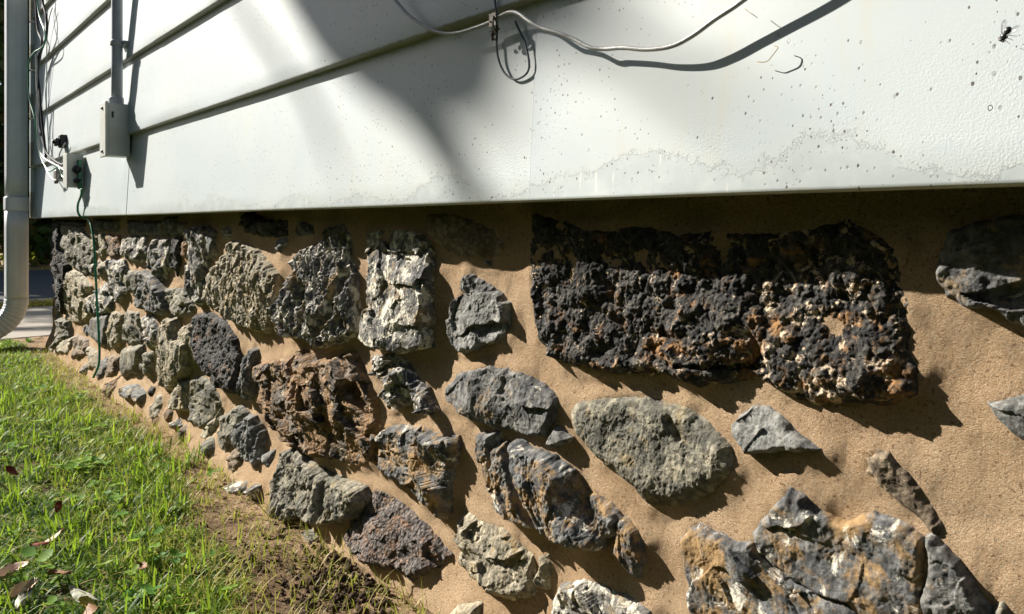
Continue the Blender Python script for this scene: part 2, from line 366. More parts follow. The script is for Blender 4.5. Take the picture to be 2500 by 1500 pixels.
def sdpoly(X, Z, poly):
    d = np.full(X.shape, 1e9); inside = np.zeros(X.shape, bool); n_ = len(poly)
    for i in range(n_):
        ax, az = poly[i]; bx, bz = poly[(i+1) % n_]; ex, ez = bx-ax, bz-az
        wx, wz = X-ax, Z-az; t = np.clip((wx*ex+wz*ez)/(ex*ex+ez*ez+1e-12), 0, 1)
        d = np.minimum(d, (wx-ex*t)**2+(wz-ez*t)**2)
        c = ((az > Z) != (bz > Z)) & (X < (bx-ax)*(Z-az)/(bz-az+1e-12)+ax); inside ^= c
    return np.where(inside, 1, -1)*np.sqrt(d)
ZO = dict(A=(400, 500, 2.969), B=(1000, 500, 2.969), C=(1700, 500, 2.699), D=(300, 850, 2.969), E=(850, 900, 2.474),
          F=(1600, 950, 2.698), G=(0, 480, 3.092), U=(0, 0, 1/1.0109), S=(0, 0, 1.))
STONES = []
def stone(zk, pts, H=.012, style='crag', mat='slate', ty=0., tx=0., seed=None, rough=1., world=False, label=None, groove=None):
    seed = seed if seed is not None else stone.k*13+5; stone.k += 1
    if world: poly = np.array(pts, float)
    else:
        ox, oy, s = ZO[zk]; poly = []
        for (a, b) in pts:
            q = P(ox+a/s, oy+b/s, YM-.45*H); poly.append((q[0], q[2]))
        poly = np.array(poly)
    STONES.append((poly, H, style, mat, ty, tx, seed, rough, label, groove))
def build_stone(poly, H, style, mat, ty, tx, seed, rough, label, groove):
    c = poly.mean(0); ext = poly.max(0)-poly.min(0)
    # pixel size at this place
    depth = max(.3, abs(c[0])*CF+(YM-CY)*SF); st = max(.0008, depth/F*2.44*.62)
    stx = st*max(1., .6*abs(c[0])/(YM-CY))
    stx = min(stx, ext[0]/12); stz = min(st, ext[1]/14)
    mg = .007
    xs = np.arange(poly[:, 0].min()-mg, poly[:, 0].max()+mg, stx); zs = np.arange(max(-.01, poly[:, 1].min()-mg), poly[:, 1].max()+mg, stz)
    X, Z = np.meshgrid(xs, zs, indexing='ij'); S_ = X*0+seed*3.7
    small = min(1., min(ext)/.05)
    sd = sdpoly(X, Z, poly)
    sd = sd+np.interp(c[0], [-2.4, -1.2], [.0022, .0012])*small+.0030*small*fbm(X*70, Z*70, S_, 3, seed)
    w = min(.5*min(ext), {'smooth': .018, 'flat': .006, 'slate': .008, 'crag': .010, 'lava': .011, 'layer': .010}[style])
    e = np.clip(sd/w, -1.5, 1)
    prof = np.where(e > 0, 1-(1-np.clip(e, 0, 1))**2.2, e*1.3)
    u = (X-c[0])/(ext[0]/2+1e-6); v = (Z-c[1])/(ext[1]/2+1e-6)
    Hh = H*np.clip(1-ty*v+tx*u, .42 if style == 'lava' else .2, 2.)
    rs = np.random.default_rng(seed+99); pl = np.full(X.shape, 9.)
    for _ in range(16):
        a0, r_ = rs.uniform(0, 6.283), rs.uniform(.15, .8)
        pu, pv = r_*math.cos(a0), r_*math.sin(a0); sl_ = rs.uniform(.1, .75)*FAC[style]; a1 = a0+rs.normal(0, .5)
        pl = np.minimum(pl, 1.06-rs.uniform(0, .16)*FAC[style]-sl_*((u-pu)*math.cos(a1)+(v-pv)*math.sin(a1)))
    Hh = Hh*np.clip(pl, .25, 1.3)*(.78 if c[0] > -1.6 else .9)
    h = Hh*prof; ins = np.clip(e*1.5, 0, 1)
    R = rough*small*(.75 if c[0] < -1.5 else 1.)
    ba = rs.uniform(-.5, .5); X2 = X*math.cos(ba)+Z*math.sin(ba); Z2 = Z*math.cos(ba)-X*math.sin(ba)
    if style == 'smooth':
        h = h+ins*R*(.0018*fbm(X*26, Z*26, S_, 3, seed)+.0007*ridged(X*120, Z*70, S_, 4, seed+4)+.0007*fbm(X*260, Z*200, S_, 3, seed+6, .7))
    elif style == 'flat':
        f = fbm(X*30, Z*30, S_, 3, seed)
        q = f*4; fl_ = np.floor(q); slo = worley(X2*14+.2*noise(X*30, Z*30, S_), Z2*24+.2*noise(X*30, Z*30, S_+9), seed, True)[3]; h = h+ins*R*(.0006*f+.0048*slo+.0006*ridged(X2*50, Z2*110, S_, 4, seed+8)+.0006*(fl_+sstep(.35, .5, q-fl_))/1.5+.0007*fbm(X*170, Z*120, S_, 4, seed+1, .65))
    elif style == 'slate':
        f = fbm(X*42+.6*Z*30, Z*16, S_, 4, seed); k = 4.; q = f*k; fl = np.floor(q); q = (fl+sstep(.35, .65, q-fl))/k
        slo = worley(X*60, Z*22, seed, True)[3]; h = h+ins*R*(.004*slo+.009*q+.0035*ridged(X*110, Z*34, S_, 4, seed+2)+.0016*fbm(X*240, Z*150, S_, 4, seed+3, .65))
    elif style == 'layer':
        f = fbm((X*.8+Z*.6)*38, (Z*.8-X*.6)*12, S_, 4, seed); k = 4.; q = f*k; fl = np.floor(q); q = (fl+sstep(.3, .7, q-fl))/k
        slo = worley(X*40, Z*34, seed, True)[3]; h = h+ins*R*(.005*slo+.008*q+.002*ridged(X*90, Z*70, S_, 4, seed+2)+.0014*fbm(X*210, Z*170, S_, 4, seed+3, .65))
    elif style == 'crag':
        d1, d2, cid, slo = worley(X2*15+.2*noise(X*30, Z*30, S_), Z2*27+.2*noise(X*30, Z*30, S_+9), seed, True); slo2 = worley(X2*42+.3*noise(X*70, Z*70, S_), Z2*75, seed+3, True)[3]
        h = h+ins*R*(.0038*(cid-.5)+.0110*slo+.0038*slo2+.0012*ridged(X2*70, Z2*120, S_, 4, seed)+.0008*fbm(X*230, Z*180, S_, 4, seed+3, .65))
    elif style == 'lava':
        wx = .35*noise(X*60, Z*60, S_); wz = .35*noise(X*60, Z*60, S_+7)
        d1, d2, cid = worley(X*75+wx, Z*75+wz, seed); e1, e2, ci2 = worley(X*190, Z*190, seed+1)
        h = h+ins*R*(.008*fbm(X*25, Z*25, S_, 2, seed)+.0045*(1-d1*1.3)*(.4+cid)-.002+.0018*(1-e1*1.4)+.001*noise(X*500, Z*500, S_))
    for gsp in (groove or []):
        (zk2, p0, p1, gw, gd) = gsp; ox, oy, s = ZO[zk2]
        a = P(ox+p0[0]/s, oy+p0[1]/s, YM-.45*H); b = P(ox+p1[0]/s, oy+p1[1]/s, YM-.45*H)
        ex, ez = b[0]-a[0], b[2]-a[2]; t = np.clip(((X-a[0])*ex+(Z-a[2])*ez)/(ex*ex+ez*ez), 0, 1)
        dd = np.hypot(X-a[0]-ex*t, Z-a[2]-ez*t)+.002*noise(X*80, Z*80, S_)
        h = h-gd*sstep(gw, gw*.35, dd)*np.clip(e*3, 0, 1)
    h = np.where(sd < 0, np.minimum(h, sd*1.2), h)
    keep = sd > -.0065
    jx = .0018*R*noise(X*75, Z*75, S_+3)*ins+.25*h*noise(X*22, Z*22, S_+11); jz = .0018*R*noise(X*75, Z*75, S_+5)*ins
    mb = mortar_at(X, Z)
    V = np.stack([X+jx, YM-mb-h, Z+jz], -1).reshape(-1, 3)
    fc = gridfaces(len(xs), len(zs)); kf = keep.ravel()[fc].all(1); fc = fc[kf]
    used = np.unique(fc); remap = np.full(len(V), -1); remap[used] = np.arange(len(used)); V = V[used]; fc = remap[fc]
    if len(fc) < 4: return None
    o = link('stone', npmesh(V, fc), M[mat], fnd); recentre(o, (c[0], YM, c[1]), FL)
    if label: o['label'] = label
    return o
stone.k = 0
FAC = dict(smooth=.45, flat=.7, slate=.8, crag=1.15, lava=.35, layer=.8)
# --- far left of the foundation (zoom G)
g = lambda pts, **k: stone('G', pts, **k)
g([(385, 190), (450, 190), (470, 400), (512, 520), (500, 760), (480, 900), (430, 780), (395, 560)], H=.03, mat='black')
g([(440, 920), (510, 940), (520, 1060), (455, 1150), (430, 1000)], H=.03, mat='olive')
g([(470, 215), (620, 240), (720, 420), (700, 560), (640, 590), (540, 530), (475, 430)], H=.016, mat='olive')
g([(700, 270), (790, 280), (810, 400), (780, 480), (730, 430)], H=.012, mat='pale')
g([(810, 290), (900, 300), (920, 440), (880, 470), (820, 440)], H=.014, mat='rust')
g([(910, 310), (1110, 300), (1130, 430), (1070, 500), (950, 470), (920, 400)], H=.016, mat='white_chalk')
g([(1140, 320), (1270, 320), (1280, 520), (1220, 640), (1150, 560), (1090, 500), (1130, 430)], H=.022, mat='slate_vein')
g([(1310, 330), (1370, 340), (1360, 500), (1330, 590), (1310, 500)], H=.012, mat='black')
g([(520, 560), (600, 560), (690, 680), (640, 760), (610, 960), (500, 940), (490, 850), (510, 700)], H=.018, mat='pale')
g([(650, 520), (720, 500), (730, 590), (660, 600)], H=.012, mat='white_chalk')
g([(735, 480), (800, 520), (790, 610), (735, 600)], H=.012, mat='pale')
g([(800, 480), (940, 480), (950, 560), (925, 660), (950, 720), (900, 810), (855, 750), (835, 640)], H=.020, mat='slate_vein')
g([(785, 650), (845, 770), (830, 870), (740, 900), (660, 880), (650, 830), (720, 720)], H=.022, mat='slate_vein')
g([(955, 560), (1070, 570), (1060, 700), (1035, 760), (970, 700), (940, 650)], H=.016, mat='olive')
g([(1080, 560), (1180, 600), (1240, 720), (1260, 860), (1190, 900), (1110, 860), (1060, 850), (1045, 760), (1080, 690)], H=.028, mat='slate', style='lava')
g([(1255, 700), (1400, 690), (1460, 830), (1440, 890), (1340, 910), (1275, 820)], H=.015, mat='olive')
g([(625, 780), (690, 740), (690, 880), (640, 950)], H=.012, mat='pale')
g([(700, 910), (825, 885), (825, 1000), (800, 1130), (740, 1110), (670, 1030)], H=.018, mat='slate', style='smooth')
g([(845, 870), (920, 890), (910, 1100), (860, 1150), (815, 1130)], H=.018, mat='pale')
g([(950, 860), (1040, 880), (1058, 1000), (1070, 1100), (1000, 1125), (925, 1090), (940, 960)], H=.016, mat='olive')
g([(1080, 910), (1150, 890), (1210, 1050), (1190, 1140), (1110, 1140), (1070, 1040)], H=.018, mat='slate_vein')
g([(940, 1140), (1075, 1120), (1080, 1200), (1040, 1340), (990, 1330), (960, 1370), (930, 1250)], H=.022, mat='olive', style='smooth')
g([(1095, 1180), (1160, 1170), (1145, 1350), (1100, 1370), (1080, 1280)], H=.018, mat='olive')
g([(1250, 915), (1320, 930), (1340, 1080), (1440, 1110), (1425, 1330), (1340, 1420), (1270, 1470), (1170, 1390), (1200, 1120)], H=.03, mat='pale', style='slate', tx=.4)
g([(1350, 1010), (1450, 950), (1480, 1050), (1500, 1230), (1440, 1290), (1370, 1230), (1355, 1110)], H=.022, mat='pale')
g([(470, 1080), (560, 1060), (560, 1180), (470, 1175)], H=.015, mat='pale')
g([(570, 1040), (660, 1080), (690, 1180), (600, 1220)], H=.014, mat='brown')
g([(685, 1130), (740, 1180), (780, 1280), (720, 1300)], H=.014, mat='pale')
g([(835, 1200), (900, 1210), (910, 1330), (850, 1360)], H=.013, mat='brown')
g([(400, 175), (640, 185), (640, 230), (480, 215)], H=.012, mat='black')
g([(700, 170), (900, 180), (880, 262), (700, 260)], H=.012, mat='slate')
g([(960, 185), (1240, 190), (1240, 295), (980, 295)], H=.012, mat='slate')
g([(1290, 190), (1420, 200), (1400, 300), (1300, 300)], H=.012, mat='olive')
# --- zoom A
a = lambda pts, **k: stone('A', pts, **k)
a([(215, 800), (330, 790), (430, 850), (520, 970), (555, 1120), (545, 1350), (500, 1370), (400, 1310), (330, 1210), (270, 1130), (220, 940)], H=.020, style='lava', mat='black', ty=.3, label='charcoal black pitted stone with a rust brown lower end')
a([(180, 170), (290, 150), (330, 230), (300, 400), (280, 560), (290, 700), (270, 740), (220, 700), (170, 600), (165, 470), (190, 420)], H=.02, style='slate', mat='slate_vein')
a([(335, 150), (390, 200), (380, 350), (350, 400), (325, 320)], H=.013, mat='slate')
a([(460, 280), (500, 255), (560, 285), (660, 330), (740, 420), (810, 500), (835, 640), (830, 760), (790, 850), (760, 930), (710, 935), (600, 890), (520, 850), (430, 790), (370, 750), (290, 700), (280, 640), (310, 500), (400, 400), (440, 330)], H=.024, style='slate', mat='pale', ty=.35, tx=.3, label='large pale buff stone with upright furrows')
a([(800, 260), (880, 235), (910, 270), (880, 310), (840, 345), (800, 330)], H=.010, mat='grey')
a([(910, 400), (1000, 330), (1090, 270), (1170, 240), (1160, 170), (1270, 140), (1320, 230), (1330, 400), (1380, 500), (1395, 700), (1400, 920), (1350, 960), (1270, 1010), (1120, 1045), (1060, 980), (900, 960), (880, 870), (830, 870), (830, 760), (870, 640), (930, 500)], H=.026, style='slate', mat='slate_vein', ty=.7, rough=1.5, label='dark slate boulder streaked with upright white veins',
  groove=[('A', (1040, 600), (1020, 700), .012, .018), ('A', (1340, 520), (1180, 980), .014, .022), ('A', (930, 850), (960, 950), .014, .018), ('A', (1190, 480), (1190, 570), .006, .012)])
a([(1450, 215), (1550, 190), (1700, 185), (1840, 215), (1910, 290), (1925, 400), (1940, 470), (1930, 700), (1920, 1040), (1740, 1070), (1600, 1040), (1490, 970), (1450, 870), (1490, 720), (1480, 560), (1480, 330)], H=.020, style='flat', mat='white_chalk', ty=.9, tx=.15, label='grey slab with a big chalky white patch', rough=1.4,
  groove=[('A', (1500, 760), (1600, 820), .008, .006), ('A', (1600, 340), (1790, 430), .006, .005)])
a([(580, 75), (640, 50), (720, 110), (880, 120), (890, 225), (700, 230), (590, 195)], H=.012, mat='black')
a([(950, 110), (1060, 150), (1080, 215), (950, 225)], H=.010, mat='slate')
a([(0, 100), (100, 90), (110, 215), (0, 225)], H=.010, mat='slate')
a([(80, 240), (130, 240), (115, 430), (90, 520), (65, 430)], H=.012, mat='black')
stone('U', [(890, 862), (950, 855), (985, 880), (1005, 915), (1035, 945), (1052, 990), (1038, 1002), (985, 978), (930, 992), (918, 962), (938, 930), (897, 905)], H=.018, style='crag', mat='slate_vein', rough=1.5)
# --- zoom D
d = lambda pts, **k: stone('D', pts, **k)
d([(60, 270), (120, 260), (190, 330), (190, 400), (140, 370), (60, 330)], H=.02, mat='slate')
d([(220, 275), (257, 280), (250, 345), (225, 340)], H=.008, mat='black')
d([(375, 330), (440, 230), (495, 230), (500, 440), (470, 450), (400, 440), (372, 400)], H=.022, mat='pale', style='slate')
d([(520, 220), (580, 205), (660, 280), (700, 380), (690, 480), (650, 560), (600, 570), (530, 530), (510, 420)], H=.018, mat='olive', rough=.8)
d([(625, 570), (690, 490), (715, 430), (700, 560), (660, 640), (632, 630)], H=.014, mat='pale')
d([(790, 440), (850, 410), (900, 470), (870, 560), (830, 650), (800, 750), (750, 710), (710, 610), (710, 500)], H=.020, mat='olive')
d([(905, 480), (960, 500), (1010, 610), (1040, 800), (1020, 840), (950, 790), (870, 680), (845, 630), (870, 560)], H=.024, mat='grey', style='slate')
d([(1045, 760), (1105, 735), (1108, 850), (1060, 820)], H=.012, mat='grey')
d([(930, 945), (1010, 940), (1030, 1000), (1000, 1040), (925, 1030)], H=.02, mat='white_chalk')
d([(1070, 960), (1110, 970), (1105, 1060), (1060, 1035)], H=.02, mat='white_chalk')
d([(410, 520), (450, 510), (475, 560), (430, 580)], H=.02, mat='slate_vein')
d([(1130, 760), (1200, 735), (1280, 780), (1400, 870), (1480, 930), (1600, 970), (1740, 1020), (1760, 1110), (1720, 1230), (1620, 1250), (1530, 1270), (1430, 1240), (1390, 1200), (1350, 1230), (1240, 1210), (1190, 1170), (1160, 960), (1140, 850)], H=.034, style='layer', mat='olive', tx=.5, ty=.1, rough=1.1, label='blue grey layered boulder jutting out near the soil',
  groove=[('D', (1500, 1000), (1530, 1230), .012, .015)])
stone('A', [(560, 1200), (620, 1040), (655, 1060), (650, 1380), (620, 1420), (570, 1380)], H=.024, style='slate', mat='slate', tx=.3)
d([(940, 120), (1000, 110), (1200, 70), (1250, 30), (1290, 15), (1370, 90), (1480, 80), (1640, 30), (1690, 130), (1740, 250), (1800, 360), (1830, 560), (1815, 840), (1750, 830), (1640, 870), (1500, 800), (1460, 815), (1350, 770), (1150, 660), (1040, 500), (1000, 350), (950, 230)], H=.030, style='crag', mat='rust', ty=.2, tx=.3, rough=1.3, label='largest rust and charcoal boulder left of centre',
  groove=[('D', (1225, 80), (1310, 330), .010, .022), ('D', (1310, 330), (1290, 500), .006, .012), ('D', (1500, 560), (1500, 800), .007, .010)])
d([(1340, 1290), (1420, 1300), (1500, 1350), (1500, 1400), (1400, 1380), (1340, 1330)], H=.04, mat='olive')
# --- zoom B
b = lambda pts, **k: stone('B', pts, **k)
b([(430, 500), (540, 590), (640, 660), (700, 720), (715, 890), (640, 990), (550, 1010), (510, 1040), (400, 1070), (300, 1020), (280, 880), (290, 740), (370, 640), (390, 530)], H=.012, style='flat', mat='grey', ty=.25, rough=1.5, label='small grey stone with a pointed top', groove=[('B', (370, 650), (330, 760), .006, .006)])
b([(110, 80), (300, 70), (540, 150), (690, 290), (640, 370), (430, 380), (280, 330), (130, 220)], H=.006, style='smooth', mat='brown')
b([(530, 395), (582, 418), (575, 448), (538, 442)], H=.006, mat='slate')
e = lambda pts, **k: stone('E', pts, **k)
e([(590, 120), (650, 45), (740, 15), (860, -5), (960, 10), (1060, 40), (1150, 90), (1240, 150), (1265, 210), (1240, 330), (1180, 400), (1090, 410), (990, 370), (930, 375), (860, 350), (780, 310), (680, 240), (590, 190)], H=.013, style='flat', mat='slate', ty=.35, tx=.2, rough=1.2, label='dark oval slate with thin pale scratches', groove=[('E', (960, 80), (940, 140), .005, .005), ('E', (960, 180), (1020, 260), .003, .003)])
stone('U', [(1284, 522), (1340, 530), (1440, 562), (1560, 550), (1640, 572), (1720, 560), (1850, 570), (1960, 560), (2040, 530), (2090, 560), (2165, 600), (2170, 690), (2190, 740), (2192, 850), (2215, 900), (2210, 950), (2150, 975), (2080, 970), (2000, 975), (1920, 960), (1880, 932), (1820, 905), (1790, 916), (1690, 930), (1600, 902), (1500, 900), (1400, 880), (1330, 860), (1300, 820), (1286, 750)],
      H=.0078, style='lava', mat='lava', ty=1.3, rough=1.0, label='huge black pitted rock crusted with tan and orange',
      groove=[('U', (1610, 800), (1680, 860), .006, .007), ('U', (1650, 885), (1860, 885), .003, .006)])
stone('U', [(2268, 660), (2290, 565), (2380, 532), (2520, 520), (2560, 700), (2530, 820), (2450, 780), (2420, 752), (2340, 742), (2290, 715)], H=.011, style='flat', mat='slate', rough=1.2)
stone('U', [(2393, 975), (2440, 965), (2520, 950), (2580, 1060), (2530, 1100), (2470, 1060), (2420, 1020)], H=.006, style='flat', mat='grey')
# --- zoom E
e([(145, 390), (210, 350), (430, 350), (500, 400), (640, 410), (650, 470), (620, 640), (600, 780), (590, 900), (560, 920), (480, 860), (410, 770), (280, 680), (190, 600), (160, 500)], H=.022, style='crag', mat='rust_face', tx=.4, rough=1.1, label='wedge shaped charcoal stone with an ochre tip')
e([(760, 410), (800, 385), (870, 400), (880, 470), (930, 450), (1000, 440), (1080, 480), (1200, 530), (1290, 590), (1370, 690), (1400, 740), (1500, 790), (1600, 870), (1630, 920), (1600, 1040), (1530, 1070), (1480, 1110), (1400, 1090), (1260, 1030), (1160, 1000), (1100, 970), (1000, 930), (920, 880), (870, 780), (800, 640), (760, 520)], H=.030, style='layer', mat='rust_face', tx=.15, rough=.8, label='long split stone with ochre streaks and a broken end',
  groove=[('E', (870, 430), (870, 700), .005, .012), ('E', (940, 460), (1140, 950), .008, .020), ('E', (1400, 760), (1600, 1000), .030, .014)])
e([(1210, 440), (1250, 350), (1300, 380), (1350, 420), (1330, 450), (1290, 462), (1210, 475)], H=.013, style='flat', mat='slate', ty=.3)
stone('U', [(1378, 1005), (1395, 975), (1450, 965), (1560, 963), (1650, 985), (1700, 1020), (1760, 1080), (1768, 1130), (1740, 1165), (1700, 1200), (1620, 1222), (1560, 1215), (1530, 1180), (1490, 1140), (1430, 1100), (1390, 1050)], H=.013, style='smooth', mat='olive', ty=.1, rough=1.5, label='broad rounded grey green stone with a notch', groove=[('U', (1620, 1015), (1640, 1060), .005, .005)])
stone('F', [(490, 240), (560, 160), (650, 120), (740, 125), (830, 190), (900, 280), (1000, 340), (1110, 390), (1090, 412), (960, 402), (860, 408), (700, 422), (620, 422), (590, 380), (500, 320)], H=.014, style='flat', mat='grey', ty=.5, label='smooth plain grey stone throwing a long shade')
stone('F', [(1410, 540), (1420, 460), (1480, 415), (1540, 430), (1610, 520), (1740, 650), (1760, 720), (1810, 770), (1870, 900), (1840, 935), (1790, 900), (1740, 840), (1600, 730), (1500, 640)], H=.005, style='flat', mat='brown', label='thin tan stone sunk flush in the mortar')
e([(1630, 895), (1680, 910), (1740, 980), (1790, 1060), (1790, 1180), (1750, 1260), (1700, 1240), (1650, 1170), (1600, 1110), (1605, 1040), (1630, 960)], H=.012, style='slate', mat='rust_face', rough=.6)
e([(110, 780), (160, 740), (220, 755), (330, 830), (470, 950), (580, 1080), (630, 1130), (570, 1190), (470, 1250), (410, 1200), (300, 1180), (230, 1150), (130, 1080), (70, 1000), (65, 880)], H=.016, style='crag', mat='purple', rough=.8, ty=.3, tx=.2, label='dark brown pitted stone low on the wall')
e([(650, 900), (700, 880), (780, 930), (870, 960), (960, 1000), (1010, 1070), (1110, 1150), (1200, 1130), (1210, 1180), (1190, 1340), (1140, 1330), (1110, 1370), (1010, 1390), (940, 1360), (880, 1290), (790, 1260), (740, 1210), (660, 1180), (650, 1130), (700, 1080), (670, 1000)], H=.020, style='crag', mat='pale', ty=.3, label='knobbly buff and white stone in the lowest course',
  groove=[('E', (1115, 1160), (1125, 1330), .006, .012)])
e([(1235, 1400), (1270, 1310), (1330, 1295), (1450, 1300), (1590, 1360), (1720, 1400), (1830, 1470), (1880, 1620), (1700, 1700), (1230, 1640)], H=.016, style='crag', mat='white_chalk')
e([(720, 1440), (760, 1400), (850, 1390), (870, 1600), (740, 1600)], H=.012, mat='pale')
f = lambda pts, **k: stone('F', pts, **k)
f([(165, 1000), (210, 930), (280, 900), (400, 950), (520, 1010), (650, 1020), (700, 1090), (800, 1180), (870, 1260), (960, 1300), (1100, 1370), (1250, 1390), (1330, 1450), (1400, 1560), (1200, 1750), (300, 1750), (220, 1350), (190, 1200)], H=.014, style='flat', mat='rust_face', rough=1.1, label='blue grey slab with ochre stains at the bottom edge')
f([(660, 950), (700, 880), (780, 790), (850, 730), (905, 630), (960, 690), (1080, 800), (1180, 870), (1250, 880), (1350, 840), (1440, 820), (1550, 860), (1640, 900), (1720, 960), (1758, 990), (1752, 1100), (1757, 1250), (1740, 1350), (1770, 1400), (1790, 1560), (1790, 1720), (1450, 1740), (1400, 1560), (1280, 1400), (1100, 1350), (880, 1255), (780, 1165), (690, 1080)], H=.012, style='flat', mat='rust_face', rough=.95, label='large ochre stained slate rising to a sharp peak')
f([(1778, 980), (1820, 970), (1900, 1040), (2000, 1130), (2090, 1250), (2150, 1360), (2170, 1400), (2220, 1480), (2250, 1700), (1830, 1720), (1800, 1560), (1770, 1400), (1770, 1350), (1808, 1300), (1822, 1130)], H=.013, style='flat', mat='slate', rough=1.2)
f([(2220, 1440), (2290, 1400), (2330, 1450), (2360, 1600), (2250, 1600)], H=.010, mat='olive')
# --- beyond the frame: lower right and to the right, seen only from other places
rr = random.Random(4)
def blob(cx, cz, rx, rz):
    n_ = 10; return [(cx+rx*(.8+.3*rr.random())*math.cos(2*math.pi*i/n_), cz+rz*(.8+.3*rr.random())*math.sin(2*math.pi*i/n_)) for i in range(n_)]
for (cx, cz, rx, rz, ma) in [(-.42, .07, .06, .04, 'slate'), (-.25, .10, .05, .035, 'olive'), (-.08, .20, .05, .05, 'rust_face'), (-.07, .07, .07, .04, 'grey'), (.06, .34, .06, .045, 'slate'), (.09, .16, .06, .05, 'pale'),
                             (.22, .26, .06, .05, 'rust'), (.25, .42, .07, .035, 'grey'), (.22, .09, .06, .04, 'slate'), (.38, .3, .07, .05, 'slate_vein'), (.4, .12, .07, .045, 'olive'), (.56, .38, .07, .05, 'grey'), (.58, .2, .08, .05, 'black'), (.75, .3, .07, .06, 'slate'), (.78, .12, .07, .04, 'pale'), (.95, .38, .07, .05, 'rust_face'), (.97, .2, .08, .05, 'grey'), (1.12, .3, .05, .06, 'slate')]:
    stone('', blob(cx, cz, rx, rz), H=.012, style='flat', mat=ma, world=True)

# small filler stones packed between the big ones at the far end
fr = np.random.default_rng(31)
def polydist(x, z):
    return max(float(sdpoly(np.array([x]), np.array([z]), q[0])[0]) for q in STONES)
for _ in range(900):
    fx_ = fr.uniform(-3.34, -1.35); fz_ = fr.uniform(.03, .50); dd_ = -polydist(fx_, fz_)
    if dd_ < .024: continue
    r_ = min(dd_-.009, .03); n_ = 8; an0 = fr.uniform(0, 6.28)
    stone('', [(fx_+r_*fr.uniform(.8, 1.25)*math.cos(an0+2*math.pi*i/n_)*1.25, fz_+r_*fr.uniform(.75, 1.15)*math.sin(an0+2*math.pi*i/n_)) for i in range(n_)], H=.011, style='crag', mat=['pale', 'slate_vein', 'olive', 'brown', 'slate', 'rust'][fr.integers(6)], world=True)
cols = [P(px, 0, YM)[0] for px in np.arange(128, 2500, 2.6)]
mx = np.concatenate([cols, np.arange(cols[-1]+.002, XR-.02, .004)]); mx[0] = -3.39
mz = np.arange(-.02, EZ+.032, .0021)
A, B = np.meshgrid(mx, mz, indexing='ij'); mm = mort(A, B)
dist = np.full(A.shape, 1.)
for q in STONES:
    i0, i1 = np.searchsorted(mx, [q[0][:, 0].min()-.05, q[0][:, 0].max()+.05]); j0, j1 = np.searchsorted(mz, [q[0][:, 1].min()-.05, q[0][:, 1].max()+.05])
    if i1 > i0 and j1 > j0:
        sl2 = (slice(i0, i1), slice(j0, j1)); dist[sl2] = np.minimum(dist[sl2], np.maximum(-sdpoly(A[sl2], B[sl2], q[0]), -.02))
amp_ = np.clip(.0028+.006*fbm(A*16, B*16, A*0, 2, 70), .0006, .009)
mm = mm+amp_*np.exp(-(np.maximum(dist, 0)/.013)**2)+.0006*ridged(A*70, B*70, A*0, 2, 71)*sstep(.03, .0, dist)
def mortar_at(X, Z):
    xi = np.clip(np.searchsorted(mx, X)-1, 0, len(mx)-2); zi = np.clip(np.searchsorted(mz, Z)-1, 0, len(mz)-2)
    tx_ = np.clip((X-mx[xi])/(mx[xi+1]-mx[xi]), 0, 1); tz_ = np.clip((Z-mz[zi])/(mz[zi+1]-mz[zi]), 0, 1)
    return (mm[xi, zi]*(1-tx_)*(1-tz_)+mm[xi+1, zi]*tx_*(1-tz_)+mm[xi, zi+1]*(1-tx_)*tz_+mm[xi+1, zi+1]*tx_*tz_)
V = np.stack([A, YM-mm, B], -1).reshape(-1, 3)
fnd = link('foundation_wall', npmesh(V, gridfaces(len(mx), len(mz))), M['mortar'], house); recentre(fnd, (-1.2, YM, 0), HL)
FL = Vector((-1.2, YM, 0))
for q in STONES: build_stone(*q)

